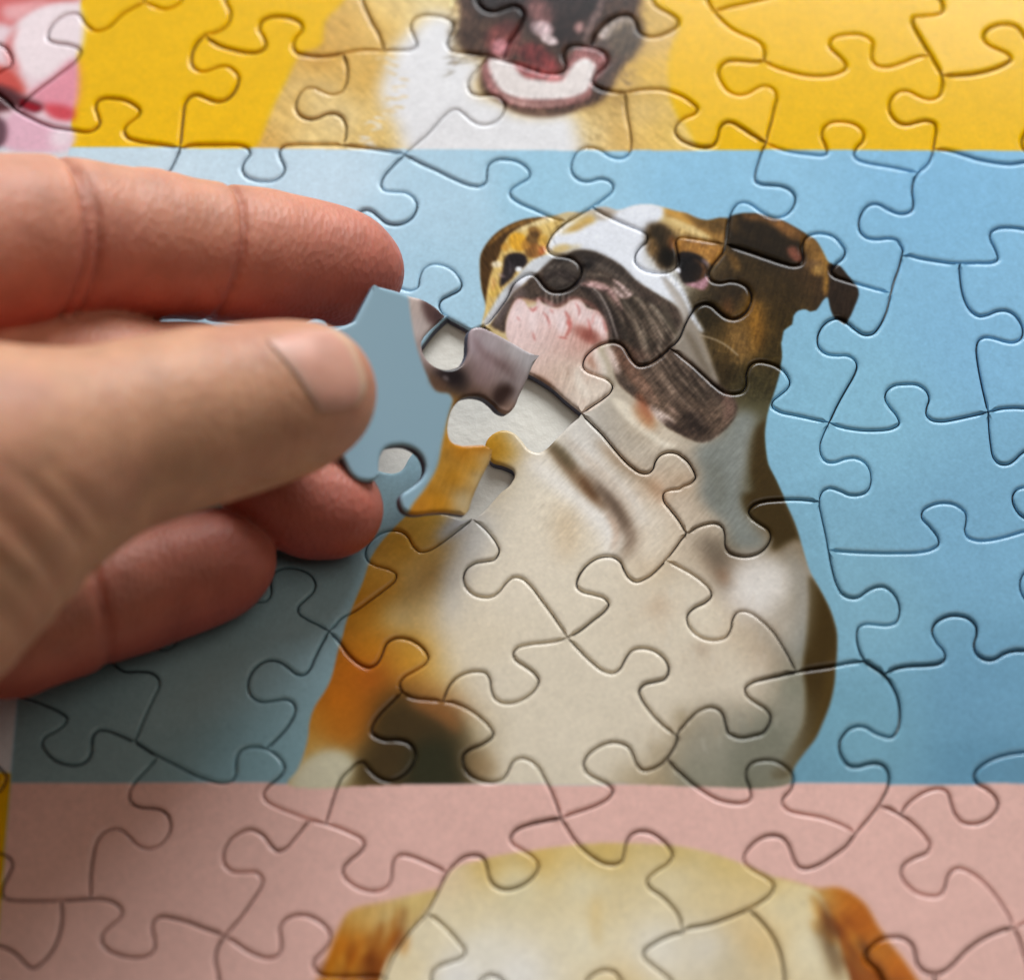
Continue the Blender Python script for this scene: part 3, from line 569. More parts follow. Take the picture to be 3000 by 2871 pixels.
cv.field(dog, 2.2, [
  # forehead and muzzle white
  (A(1300,400),(228,228,230)), (A(1500,350),(230,230,232)), (A(1650,180),(232,228,224)), (A(1750,820),(222,222,220)), (A(1500,560),(228,226,226)), (A(900,480),(216,200,160)), (A(700,620),(214,212,206)),
  (A(300,700),(206,176,120)), (A(250,950),(200,172,118)), (A(500,450),(214,178,112)), (A(700,330),(210,182,130)), (A(950,180),(214,190,142)), (A(1200,160),(196,184,168)),
  # brown side of the face
  (B(300,300),(196,158,100)), (B(80,180),(222,184,112)), (B(500,250),(122,98,58)), (B(800,400),(46,38,26)), (B(1100,550),(42,34,26)), (B(1200,300),(112,82,48)), (B(900,700),(72,58,34)), (B(700,900),(58,46,32)), (B(1200,900),(62,50,30)), (B(1450,800),(86,66,42)), (B(1750,950),(52,40,32)),
  (B(900,1200),(104,80,40)), (B(1100,1200),(58,48,26)), (B(450,1150),(52,44,28)), (t21(350,560),(128,100,58)), (t21(500,600),(62,52,28)), (t21(420,450),(132,100,52)), (t21(450,780),(70,62,40)), (t21(260,740),(58,46,28)),
  # neck, grey shade in the print
  (C(1400,900),(126,128,122)), (C(1480,1100),(118,122,116)), (C(1600,700),(140,138,126)), (C(1650,600),(92,88,64)), (C(1680,800),(74,66,42)), (C(1660,1000),(72,64,40)), (C(1620,450),(80,74,50)), (C(1500,1350),(98,98,84)), (C(1350,1050),(150,142,128)), (C(1250,870),(170,160,146)),
  (C(1180,880),(214,192,166)), (C(1230,1000),(196,164,134)), (C(1200,1150),(222,200,176)), (C(1300,1230),(196,176,152)), (C(1000,1200),(222,202,178)), (C(1050,1020),(206,176,148)), (C(1100,1350),(222,200,172)),
  (C(900,850),(200,184,164)), (C(820,900),(206,188,166)), (C(700,800),(222,210,196)), (C(750,700),(166,156,142)), (C(900,780),(164,154,140)), (C(1000,900),(172,160,144)), (C(640,700),(224,216,204)), (C(620,820),(212,206,196)), (C(1100,780),(220,202,178)), (C(980,700),(212,190,162)), (C(1300,760),(200,184,162)),
  (C(350,900),(228,218,206)), (C(280,760),(232,222,208)), (C(130,800),(218,152,40)), (C(180,850),(214,148,36)), (C(400,1000),(226,212,192)), (C(500,1250),(208,180,146)), (C(450,1150),(220,198,168)), (C(700,1200),(230,218,204)), (C(780,1300),(230,218,204)), (C(300,1200),(224,206,182)), (C(600,1380),(222,200,170)),
  # chest
  (NB(1700,1600),(222,202,176)), (NB(1600,1650),(224,204,178)), (NB(1500,1720),(224,204,176)), (NB(1400,1600),(214,206,196)), (NB(1370,1520),(206,202,196)), (NB(1250,1520),(222,166,74)), (NB(1190,1600),(216,158,66)), (NB(1260,1650),(218,172,98)), (NB(1330,1680),(220,200,172)), (NB(1240,1720),(222,188,132)), (NB(1330,1770),(224,204,174)), (NB(1130,1720),(208,150,62)), (NB(1060,1780),(204,142,50)), (NB(1180,1800),(222,192,138)),
  (NB(1080,1900),(206,138,44)), (NB(1030,1960),(196,116,34)), (NB(980,2040),(196,122,40)), (NB(940,2110),(200,142,62)), (NB(1080,1990),(178,100,36)), (NB(900,2200),(198,150,76)), (NB(930,2250),(206,196,166)), (NB(990,2240),(196,184,150)), (NB(1010,2150),(170,118,52)),
  (NB(1110,2060),(120,84,40)), (NB(1150,2110),(72,62,36)), (NB(1200,2100),(70,62,38)), (NB(1190,2200),(64,58,36)), (NB(1270,2150),(62,62,46)), (NB(1300,2230),(58,62,50)), (NB(1240,2260),(58,58,42)), (NB(1080,2240),(84,70,42)), (NB(1340,2160),(84,80,60)), (NB(1330,2085),(150,104,64)), (NB(1390,2090),(206,180,144)), (NB(1240,2055),(184,130,72)), (NB(1420,2150),(206,190,160)), (NB(1430,2230),(146,122,90)), (NB(1380,2250),(96,84,62)), (NB(1520,2260),(212,192,158)), (NB(1500,2200),(208,188,154)),
  (NB(1300,1960),(216,166,82)), (NB(1200,1930),(214,154,62)), (NB(1400,1900),(222,192,146)), (NB(1450,2000),(220,200,170)), (NB(1550,1950),(218,196,164)), (NB(1700,1900),(216,194,162)), (NB(1800,2000),(214,192,160)), (NB(1650,2150),(212,190,158)), (NB(1800,2200),(204,180,146)), (NB(1900,2080),(200,176,146)), (NB(1550,2080),(216,194,160)), (NB(1700,1760),(220,198,168)), (NB(1850,1850),(206,178,144)),
  (NB(1920,1720),(212,184,150)), (NB(1935,1780),(178,136,104)), (NB(1990,1850),(206,182,150)), (NB(2060,1800),(216,196,168)), (NB(2060,1920),(168,136,108)), (NB(2150,1900),(206,184,156)), (NB(2150,1720),(220,204,188)), (NB(2100,1650),(192,160,132)), (NB(2230,1750),(220,206,192)), (NB(2280,1850),(180,166,148)), (NB(2320,1750),(160,148,130)), (NB(2340,1880),(128,130,122)), (NB(2100,1560),(214,190,164)), (NB(2200,1640),(176,158,142)), (NB(2260,1640),(120,106,84)), (NB(2060,1560),(218,200,178)), (NB(2110,1620),(120,110,96)),
  (NB(2200,1960),(200,174,148)), (NB(2120,2000),(188,160,132)), (NB(2240,2020),(166,150,130)), (NB(2300,2020),(128,130,116)), (NB(2180,2120),(160,150,132)), (NB(2080,2100),(184,160,132)), (NB(2000,2130),(150,128,98)), (NB(2050,2180),(162,150,128)), (NB(2150,2220),(138,134,116)), (NB(2250,2150),(116,118,100)), (NB(2050,2270),(124,120,98)), (NB(1930,2260),(164,146,118)), (NB(2180,2280),(104,104,84)), (NB(1960,2180),(186,166,138)),
], 3.6)
cv.fur(dog, 3, ST[45], 0.006); cv.fur(dog, 3, CL, 0.018)
# dark right flank in the print
DARK = (76, 62, 36)
cv.poly(J(t21(400,1411, 372,1250, 380,1130, 410,1050, 470,1000, 480,1000, 470,1080, 475,1170, 490,1260, 530,1340, 560,1405), t22(590,60, 640,170, 690,320, 660,270, 590,300, 540,340, 500,340, 505,260, 440,200, 350,130, 330,20)), DARK, 7)
cv.poly(J(t22(722,480, 790,560, 850,680, 885,800, 888,900, 880,1000, 875,1100, 850,1220, 800,1350), t23(760,40, 720,90, 660,170, 610,240, 540,262, 500,240, 560,160, 630,60), t22(690,1340, 705,1150, 690,1000, 708,820, 720,620)), (78,62,32), 5)
cv.poly(J(t22(860,900, 880,1000, 870,1120, 830,1260), t23(730,80, 640,180, 600,200, 700,80), t22(760,1300, 800,1150, 830,1000)), (92,74,38), 8, .7)
# chest: even cream, then its folds and spots
cv.poly(Y(430,40, 520,60, 640,230, 700,270, 800,235, 830,300, 880,420, 950,470, 900,520, 770,550, 700,640, 640,700, 380,700, 400,570, 340,500, 300,470, 290,400, 290,320, 330,260, 380,170), (227,212,188), 36, .8)
cv.line(Y(395,150, 350,220, 310,300, 290,380), (208,208,206), 60, 26, .6)
cv.line(Y(250,200, 260,280, 275,340, 260,420), (224,180,112), 60, 26, .5)
cv.line(Y(470,40, 540,95, 600,145, 632,190, 622,235), (240,231,219), 50, 16, .8)
cv.line(Y(530,130, 545,180, 540,240), (204,172,134), 60, 26, .6)
cv.line(Y(505,5, 545,50, 590,105, 625,140), (118,92,68), 42, 11, .8); cv.line(Y(500,0, 530,25, 560,60), (92,84,64), 34, 10, .7)
cv.line(Y(570,70, 590,100, 605,118), (96,68,46), 22, 8, .75)
cv.line(Y(575,55, 620,105, 655,160, 668,205, 645,235), (116,98,84), 46, 14, .8); cv.line(Y(600,85, 640,130, 660,175), (86,72,62), 24, 10, .7)
cv.line(Y(620,140, 640,180, 632,220), (190,150,122), 16, 8, .6)
cv.line(Y(560,10, 620,70, 670,120, 700,170), (234,224,212), 40, 14, .75)
cv.line(Y(600,0, 650,45, 700,80, 725,110), (150,126,102), 26, 11, .75); cv.line(Y(530,-10, 590,45, 640,95, 680,150), (186,160,134), 20, 10, .55); cv.line(Y(640,20, 690,60, 740,80), (206,184,160), 22, 10, .6); cv.line(Y(712,70, 722,100, 735,130), (192,152,122), 28, 12, .6)
cv.line(Y(690,130, 720,170, 700,240), (228,214,194), 50, 20, .6)
cv.line(Y(800,180, 830,215, 852,260, 858,300), (112,102,90), 60, 20, .8); cv.line(Y(845,250, 860,285), (150,112,84), 26, 12, .7); cv.line(Y(900,190, 925,180), (84,74,52), 40, 16, .6)
cv.poly(Y(870,260, 930,225, 985,250, 960,320, 890,330), (234,224,212), 24, .8)
cv.line(Y(975,210, 1005,270, 1005,340, 995,420), (156,152,143), 44, 18, .8); cv.line(Y(940,300, 975,350, 985,420), (186,174,158), 36, 18, .6)
for (xa, ya, xb, yb, c, w, al) in ((722,300,712,345,(166,130,100),20,.7), (700,320,690,350,(178,146,118),14,.55), (738,320,730,360,(182,150,122),12,.5), (720,350,728,390,(190,160,134),14,.5), (795,400,812,425,(134,108,88),28,.75), (820,430,842,465,(168,146,122),18,.5), (805,440,815,500,(184,162,138),14,.45), (755,535,775,552,(112,96,66),30,.75), (700,600,735,615,(148,130,104),34,.6), (850,380,870,410,(202,180,154),30,.4)):
    cv.line(Y(xa, ya, (xa + xb) / 2 + 3, (ya + yb) / 2, xb, yb), c, w * 1.3, 14, al * .55)
cv.poly(Y(830,520, 920,540, 1000,500, 1010,600, 960,680, 760,690, 750,620, 780,560), (152,149,136), 30, .65)
cv.poly(Y(900,560, 960,560, 980,640, 900,690, 860,640), (118,118,104), 26, .5)
cv.poly(Y(640,640, 700,640, 730,690, 640,695), (172,154,126), 20, .5)
for q in range(70):
    x, y = rng.uniform(660, 980), rng.uniform(260, 600)
    cv.line(Y(x, y, x + rng.uniform(-6,10), y + rng.uniform(14,34)), (238,226,208) if q % 2 else (186,162,136), rng.uniform(4, 9), 3, .22)
# foreleg: black patch, white paw, pale strip beside the shoulder
cv.poly(Dv(200,1330, 330,1330, 440,1400, 420,1560, 330,1650, 200,1620, 130,1500), (190,112,32), 26, .55)
cv.poly(Dv(455,1560, 490,1480, 600,1395, 700,1440, 800,1490, 880,1570, 920,1660, 925,1750, 990,1850, 990,1885, 420,1885, 390,1770, 420,1660), (80,66,44), 28, .9)
cv.poly(Dv(700,1640, 860,1640, 910,1760, 940,1885, 640,1885, 640,1740), (56,60,46), 20, .7)
cv.line(Dv(650,1425, 760,1460, 860,1520, 920,1600), (156,108,66), 40, 12, .7)
cv.poly(Dv(930,1700, 1000,1690, 1080,1720, 1120,1800, 1060,1860, 970,1820), (150,126,94), 16, .6)
cv.poly(Dv(0,1885, 50,1775, 140,1705, 250,1688, 330,1725, 350,1785, 270,1885), (208,198,168), 10, .95)
cv.line(Dv(960,440, 880,490, 790,560), (204,205,206), 42, 12, .8)
cv.line(Dv(720,640, 740,740, 770,830), (224,178,112), 44, 18, .5)
cv.line(Dv(560,1080, 700,1150, 720,1220), (214,160,72), 50, 16, .4)
# under the jaw
cv.poly(C(800,520, 900,560, 960,640, 1040,720, 1100,770, 1180,800, 1120,815, 1040,770, 900,660, 830,580), (228,212,188), 6)
cv.line(C(940,560, 1000,640, 1050,700), (176,118,80), 40, 10, .7)
cv.line(C(960,520, 1020,600), (170,116,98), 36, 10, .6)

cv.poly(Z(1090,1140, 1190,1090, 1260,990, 1340,1000, 1315,1100, 1292,1250, 1275,1380, 1330,1470, 1390,1560, 1260,1570, 1200,1460, 1140,1400, 1105,1330, 1115,1240, 1085,1180), (134,137,131), 14, .92)
cv.line(Z(1300,1010, 1280,1150, 1260,1300), (152,154,148), 40, 14, .5)
cv.line(Z(1150,1180, 1180,1300, 1190,1420), (112,112,102), 40, 14, .45)
# -- head, left ear and brow
cv.poly(A(85,560, 140,450, 240,340, 370,260, 520,210, 690,188, 760,195, 620,240, 500,285, 400,340, 330,420, 290,520, 262,600, 215,660, 190,760, 165,880, 150,1000, 138,1050, 95,870, 80,700), (84,62,36), 3)
cv.line(A(160,470, 300,340, 470,255, 650,215), (150,114,62), 12, 4, .8)
cv.poly(A(262,600, 300,500, 340,410, 430,330, 560,270, 700,215, 880,235, 770,370, 720,460, 740,540, 620,585, 540,640, 430,760, 290,900, 200,1040, 115,1210, 130,1080, 165,880, 190,760), (220,184,116), 3)
cv.line(A(430,330, 570,280, 700,235, 820,215), (230,206,160), 14, 5, .8)
for (x, y, rx, ry, c, a) in ((450,430,30,26,(228,166,58),.9), (610,340,22,16,(140,104,58),.8), (585,420,20,30,(96,72,44),.85), (620,520,26,22,(140,96,54),.8), (690,500,10,20,(196,104,70),.5), (330,480,12,14,(206,152,70),.8), (520,470,14,16,(190,140,70),.7), (560,540,16,14,(120,86,50),.7), (700,420,20,16,(222,170,80),.7), (220,900,14,20,(216,176,90),.7)):
    cv.blob(A(x, y), rx, ry, c, a, 30, 4)
cv.poly(A(330,560, 430,535, 520,560, 545,620, 500,690, 440,700, 400,770, 330,830, 285,870, 275,790, 300,700, 310,620), (60,52,52), 4)
cv.poly(A(370,570, 450,545, 520,575, 520,640, 440,680, 370,660), (46,40,42), 4)
cv.line(A(365,600, 380,690, 360,760), (96,88,92), 6, 2, .7); cv.line(A(400,620, 420,690), (88,82,86), 6, 2, .6)
cv.blob(A(458,692), 10, 8, (232,230,228), 1, 0, 2); cv.blob(A(245,645), 16, 10, (234,214,180), .95, 0, 3)
cv.line(A(260,730, 300,760, 340,770), (170,150,150), 8, 3, .7); cv.line(A(200,760, 220,820, 200,900), (196,140,90), 12, 4, .6)
# -- white blaze and muzzle strip
cv.poly(A(745,555, 620,592, 540,650, 430,770, 300,900, 200,1060, 110,1215, 150,1210, 230,1110, 340,1000, 410,870, 470,810, 560,770, 640,730, 720,660, 800,590, 850,565), (205,205,204), 4)
cv.poly(A(400,880, 440,800, 520,745, 600,760, 540,800, 480,850, 420,900, 330,1010, 250,1120, 150,1220, 130,1215, 260,1050), (228,226,228), 3)
cv.poly(J(A(735,470, 800,350, 930,250, 1100,230, 1300,200, 1440,125, 1560,82, 1700,66, 1830,92, 1850,160, 1790,240, 1740,320, 1700,440, 1640,540, 1660,640, 1760,690, 1850,700, 1930,760, 2040,900, 2090,1010, 2170,1180, 2230,1290, 2180,1290, 2060,1120, 1960,1020, 1850,950, 1700,860, 1560,770, 1430,640, 1300,565, 1150,508, 1000,505, 880,545, 780,540)), (230,230,233), 5)
cv.poly(A(840,350, 950,270, 1060,200, 1150,160, 1200,190, 1180,240, 1100,260, 1000,320, 900,340), (206,172,106), 8)
cv.line(A(930,310, 1050,280, 1150,215), (176,136,76), 14, 5, .5)
cv.blob(A(860,490), 30, 14, (204,170,106), .8, -15, 6); cv.blob(A(980,475), 26, 8, (204,180,130), .6, -10, 6)
cv.poly(A(1200,190, 1250,100, 1330,95, 1410,130, 1380,170, 1300,210), (190,176,160), 7)
cv.line(A(1290,130, 1340,150), (150,132,112), 10, 5, .6)
# -- right brow, eye, cheek, ear
cv.poly(B(40,110, 250,160, 420,225, 560,200, 620,200, 600,440, 520,410, 420,390, 300,320, 160,230, 60,200), (158,122,72), 7)
cv.line(B(60,200, 200,260, 330,330, 470,400), (224,192,136), 24, 6, .95); cv.line(B(30,130, 150,170, 300,260), (214,164,90), 20, 6, .8)
cv.poly(B(200,150, 330,195, 430,220, 600,190, 620,320, 480,330, 360,260), (96,76,46), 9, .85)
cv.poly(B(-140,260, -60,240, 40,260, 110,330, 150,400, 130,520, 130,640, 60,690, -20,690, -60,620, -100,560, -140,500, -160,400), (82,66,46), 9)
cv.blob(B(-30,360), 24, 30, (56,48,36), .8, 0, 7); cv.blob(B(60,560), 26, 34, (30,26,20), .9, 0, 7); cv.blob(B(100,440), 10, 22, (160,104,62), .55, 0, 5); cv.blob(B(-90,470), 14, 30, (150,120,80), .6, 0, 6)
cv.poly(B(130,400, 260,395, 420,430, 590,480, 560,580, 470,650, 400,590, 300,560, 200,540, 150,520), (158,116,64), 6)
for q in range(26):
    x, y = rng.uniform(170, 540), rng.uniform(400, 570)
    cv.line(B(x, y, x + rng.uniform(10,50), y + rng.uniform(10,40)), (196,158,98) if q % 2 else (96,70,40), 7, 3, .5)
cv.poly(B(150,530, 260,520, 370,560, 430,640, 440,720, 420,800, 330,820, 220,830, 170,760, 150,660), (42,36,34), 4)
cv.blob(B(330,690), 20, 32, (96,66,40), .85, -15, 6); cv.blob(B(240,650), 26, 26, (22,19,20), .95, 0, 6); cv.line(B(300,590, 370,640, 385,720), (112,78,48), 8, 3, .6)
cv.blob(Z(1082,386), 28, 29, (36,30,28), .85, 0, 5); cv.line(Z(1110,350, 1128,385, 1112,425), (120,84,52), 9, 3, .8); cv.line(Z(1040,345, 1085,330, 1130,360), (26,22,21), 8, 3, .8)
cv.poly(B(125,690, 160,665, 182,705, 165,732), (244,242,246), 1.5)
cv.line(B(370,590, 440,640, 450,680), (136,120,126), 10, 3, .8)
cv.poly(B(215,828, 320,812, 400,770, 435,745, 440,840, 400,885, 330,870), (176,134,140), 4)
cv.poly(B(640,200, 760,165, 880,160, 1000,185, 1130,220, 1250,280, 1370,350, 1345,440, 1350,540, 1365,620, 1290,650, 1120,610, 900,550, 640,470), (50,40,26), 4)
cv.poly(B(760,170, 880,160, 1000,185, 1130,220, 1250,280, 1380,355, 1340,430, 1260,420, 1160,360, 1060,280, 950,240, 800,230), (112,82,48), 8)
cv.blob(B(1180,300), 34, 14, (146,106,64), .6, 30, 8); cv.blob(B(700,260), 14, 34, (92,72,42), .7, 0, 7)
cv.poly(B(1200,500, 1270,480, 1340,560, 1355,620, 1260,620), (134,88,72), 6)
cv.poly(B(1370,360, 1470,410, 1540,520, 1600,640, 1600,760, 1590,880, 1575,960, 1540,900, 1540,760, 1440,750, 1400,640, 1380,540, 1340,470), (134,102,58), 6)
cv.blob(B(1440,650), 26, 14, (112,88,62), .8, 0, 5); cv.blob(B(1500,700), 16, 16, (160,128,78), .8, 0, 5); cv.line(B(1520,470, 1580,620, 1590,760, 1572,930), (178,136,62), 14, 5, .7)
cv.poly(B(1590,640, 1700,660, 1780,750, 1830,810, 1872,870, 1885,940, 1850,1040, 1790,1170, 1740,1222, 1690,1190, 1630,1130, 1600,1040, 1590,950, 1600,800), (56,44,34), 3)
cv.line(B(630,520, 690,600, 720,700), (144,108,58), 16, 7, .8); cv.line(B(760,660, 700,690), (120,92,52), 14, 6, .5)
cv.line(B(760,950, 860,1000, 900,1150, 900,1400), (132,98,44), 40, 12, .7); cv.line(B(640,960, 620,1060, 680,1130), (116,76,44), 24, 9, .6)
cv.line(t21(400,330, 420,450, 430,560, 400,640), (146,106,48), 34, 12, .7)
cv.line(t21(300,440, 330,560, 360,660), (156,122,76), 44, 14, .7)
for q in range(60):
    x, y = rng.uniform(240, 430), rng.uniform(360, 660)
    cv.line(t21(x, y, x + rng.uniform(-14,14), y + rng.uniform(20,50)), (170,136,88) if q % 2 else (94,72,40), 4, 2, .4)
cheek = B(-140,260, 150,300, 600,200, 880,160, 1370,350, 1600,630, 1872,870, 1740,1222, 1580,960, 1420,1105, 1250,1222, 1152,1400, 1130,1900, 700,1900, 300,1250, 150,900, -60,700)
cv.fur(cheek, 4, S2[75], .045); cv.fur(cheek, 8, CL2, .05)
cv.fur(A(85,560, 240,340, 680,188, 900,235, 740,540, 400,780, 110,1215), 3, S2[110], .06)
# -- dark muzzle: nose and hanging flews
flew = J(A(560,770, 640,720, 720,650, 800,590, 900,560, 1000,508, 1150,512, 1300,570, 1430,645, 1560,775, 1700,870, 1850,965, 1960,1040, 2060,1150, 2110,1280), C(1290,140, 1330,240, 1370,330, 1420,430, 1480,490, 1525,580, 1500,650, 1440,720, 1360,775, 1290,775, 1220,740, 1130,700, 1090,660, 1040,600, 960,540, 880,480, 830,420, 815,340, 800,260, 800,215, 830,205, 790,210), A(1310,1300, 1290,1200, 1230,1090, 1110,1055, 1050,975, 940,985, 880,1040, 760,1050, 690,1005, 590,985, 470,960, 400,1040, 350,1160, 330,1290, 250,1260, 190,1220, 260,1110, 340,990, 420,900, 500,840))
cv.poly(flew, (86,74,66), 3)
cv.fur(flew, 3, S2[110], 0.05)
cv.poly(A(700,690, 800,600, 900,565, 1000,515, 1150,520, 1290,580, 1420,660, 1540,790, 1500,830, 1380,740, 1250,700, 1100,720, 1060,760, 1000,860, 900,890, 780,880, 690,800), (76,68,62), 7)
cv.blob(A(1120,620), 22, 18, (38,33,32), .9, 0, 6); cv.blob(A(880,620), 20, 12, (46,40,36), .8, -20, 6); cv.line(A(700,740, 850,735, 960,745), (122,116,110), 6, 3, .7); cv.line(A(720,690, 830,640), (120,112,106), 8, 4, .7); cv.line(A(1080,740, 1200,735, 1330,760), (118,110,100), 6, 3, .6)
cv.poly(A(1400,1000, 1500,960, 1600,1050, 1700,1200, 1750,1405, 1500,1405, 1400,1200), (60,56,48), 12, .8)
cv.line(A(1230,930, 1350,1080, 1400,1250, 1470,1400), (52,44,40), 30, 8, .8)
for k, (dx, c) in enumerate(((0,(122,112,98)), (70,(66,58,50)), (130,(134,124,110)), (200,(64,58,48)), (270,(146,136,122)), (330,(80,72,60)))):
    cv.line(A(1540 + dx * .6, 930 + dx * .3, 1660 + dx * .8, 1110 + dx * .5, 1740 + dx, 1400), c, 22, 4, .85)
cv.line(A(1040,820, 1150,880, 1230,970, 1290,1110, 1340,1260, 1350,1400), (176,162,152), 7, 2.5, .8)
cv.line(A(1060,820, 1180,825, 1290,870, 1360,960, 1420,1060, 1450,1110), (206,168,160), 22, 5, .85)
cv.poly(A(1370,790, 1440,830, 1530,900, 1500,950, 1420,960, 1370,900), (206,178,168), 5, .9)
cv.line(A(1250,900, 1310,960, 1330,1040), (64,56,50), 16, 5, .8)
for q in range(10):
    x = 690 + 28 * q
    cv.line(A(x, 900 + rng.uniform(-10,20), x + rng.uniform(-8,8), 1040), (160,146,140) if q % 2 else (52,44,42), 6, 2, .6)
cv.blob(A(450,900), 30, 22, (112,100,98), .6, 35, 7); cv.line(A(240,1230, 300,1100, 380,980), (122,110,112), 22, 6, .5)
# folds of the flews
cv.poly(A(720,720, 800,640, 900,600, 1000,600, 1030,680, 1000,800, 900,860, 790,840), (92,84,78), 10, .7); cv.line(A(780,860, 880,880, 980,840), (44,38,36), 16, 5, .7); cv.line(A(760,650, 840,600, 930,580), (48,42,39), 14, 5, .6)
cv.line(Z(480,345, 560,318, 640,318, 720,358, 800,425, 870,495, 950,575, 1005,665), (58,50,46), 30, 7, .45)
cv.line(Z(430,430, 500,400, 580,430, 640,470, 690,545, 725,620, 755,700), (50,42,40), 30, 5, .65)
cv.line(Z(620,436, 672,478, 712,545, 742,630, 760,690), (178,168,162), 6, 2, .8)
for pts, c, w in ((Z(740,520, 800,620, 830,700, 835,770), (58,50,44), 20), (Z(775,505, 840,600, 868,690, 875,770), (132,121,108), 16), (Z(800,490, 868,590, 905,680, 905,760), (64,56,48), 16),
                  (Z(835,500, 900,590, 938,670, 935,740), (142,131,118), 15), (Z(862,510, 930,600, 962,665, 955,720), (70,62,53), 13), (Z(890,525, 955,610, 985,665), (150,140,127), 12), (Z(700,470, 760,560, 790,640), (104,92,82), 14)):
    cv.line(pts, c, w * 1.4, 4, .8)
cv.line(Z(600,445, 670,452, 720,480, 752,520, 775,560), (198,160,154), 16, 3, .85)
cv.poly(Z(740,425, 780,450, 822,490, 800,505, 765,500), (204,176,168), 4, .85)
cv.line(Z(640,420, 720,432, 800,500), (70,60,54), 12, 4, .7)
cv.line(Z(790,720, 840,745, 890,760), (112,84,72), 34, 7, .7)
# lower flew
cv.poly(Z(725,700, 790,690, 830,770, 880,785, 960,735, 1040,790, 1130,865, 1210,905, 1250,960, 1235,1030, 1150,1095, 1085,1110, 1000,1060, 930,1000, 850,910, 770,830), (104,88,76), 5)
cv.line(Z(700,705, 735,760, 760,830), (222,196,182), 26, 5, .8); cv.line(Z(745,700, 775,760, 830,840, 900,920), (116,88,74), 36, 6, .8)
cv.line(Z(800,800, 870,890, 930,960), (150,122,106), 26, 6, .7); cv.line(Z(850,790, 930,870, 1010,960), (124,106,94), 34, 7, .7)
cv.line(Z(930,760, 1040,850, 1150,950), (80,70,61), 60, 11, .8); cv.line(Z(1000,770, 1110,870, 1200,940), (64,55,48), 32, 9, .7)
cv.line(Z(1190,905, 1232,960, 1210,1030), (118,95,86), 30, 8, .75); cv.line(Z(1030,990, 1090,1050, 1120,1095), (50,42,38), 64, 10, .85)
cv.line(Z(880,965, 940,1010, 1000,1040), (216,192,178), 28, 6, .8); cv.line(Z(950,1020, 1010,1062, 1060,1100), (62,50,45), 18, 5, .75); cv.line(Z(960,960, 1020,1010), (196,166,150), 14, 5, .6)
cv.line(Z(835,905, 868,965, 900,1030), (164,104,76), 22, 7, .7)
for q in range(150):
    x, y = rng.uniform(740, 1200), rng.uniform(720, 1080)
    if abs((y - 760) - (x - 790) * .72) < 120:
        cv.line(Z(x, y, x + rng.uniform(10,30), y + rng.uniform(8,26)), (158,132,117) if q % 2 else (62,49,43), 3.2, 1.2, .4)
for pts, c, w in ((Z(700,470, 780,580, 830,700, 900,830, 1000,960, 1080,1050), (66,56,49), 22), (Z(745,500, 820,610, 868,720, 950,850, 1060,970, 1120,1050), (140,122,108), 17), (Z(790,500, 860,600, 905,700, 1000,830, 1110,950, 1160,1030), (72,62,54), 20),
                  (Z(830,500, 905,600, 945,690, 1050,810, 1160,920, 1200,990), (132,116,103), 16), (Z(865,515, 935,610, 985,690, 1090,800, 1190,900), (74,64,56), 16), (Z(895,530, 960,620, 1005,690, 1110,810), (146,132,118), 12)):
    cv.line(pts, c, w, 5, .5)
fa = catmull(Z(690,465, 770,580, 820,700, 890,830, 990,960, 1070,1050), 8.0); fb = catmull(Z(900,520, 970,620, 1015,690, 1120,800, 1210,900, 1235,960), 8.0)
def along(c, n):
    i = np.linspace(0, len(c) - 1, n); k = np.minimum(i.astype(int), len(c) - 2); return c[k] + (c[k + 1] - c[k]) * (i - k)[:, None]
fa, fb = along(fa, 60), along(fb, 60)
for q in range(130):
    t = rng.uniform(0, 1); i0 = rng.integers(0, 44); n = rng.integers(8, 16)
    p = fa[i0:i0 + n] * (1 - t) + fb[i0:i0 + n] * t + rng.normal(0, 2.5, (1, 2))
    cv.line(p[::3], (146,128,115) if q % 2 else (52,43,38), rng.uniform(2.5, 5.5), 1.5, rng.uniform(.3, .6))
for q in range(60):      # wrinkles round the nose
    t = rng.uniform(0, 1); x, y = 470 + 330 * t, 330 + 40 * math.sin(t * 3) + rng.uniform(10, 70) + 90 * t * t
    cv.line(Z(x, y, x + rng.uniform(16,34), y + rng.uniform(2,22)), (122,112,105) if q % 2 else (40,34,32), rng.uniform(2.5, 5), 1.5, .45)
for q in range(40):      # mottled chin
    x, y = rng.uniform(310, 690), rng.uniform(560, 760)
    cv.blob(Z(x, y), rng.uniform(3, 9), rng.uniform(4, 12), (198,140,130) if q % 2 else (240,220,212), .28, rng.uniform(-30, 30), 4)
cv.line(Z(640,345, 720,385, 790,440, 860,510), (108,98,90), 16, 6, .6); cv.line(Z(560,345, 640,345), (104,96,90), 14, 6, .6)
cv.fur(flew, 5, S2[50], .05); cv.fur(flew, 5, CL2, .05)
# grey flap between the eye and the jowl
cv.poly(J(B(-10,740, 60,790, 150,900, 230,1020, 262,1110), t21(40,400, 100,500, 140,600, 180,700, 210,800, 120,730, 0,625), t11(1900,580, 1960,420)), (150,140,128), 5)
cv.line(B(20,800, 120,930, 200,1080, 240,1200), (196,186,176), 22, 6, .7); cv.line(B(0,1000, 60,1150, 120,1300), (96,88,76), 16, 6, .7); cv.line(t21(10,480, 60,560, 110,660, 170,760), (108,98,84), 20, 7, .7); cv.line(t21(60,440, 110,540, 160,680), (166,154,138), 14, 5, .6)
cv.line(t21(100,515, 200,548, 270,590, 320,635), (196,180,160), 3.2, 1, .9, taper=False)
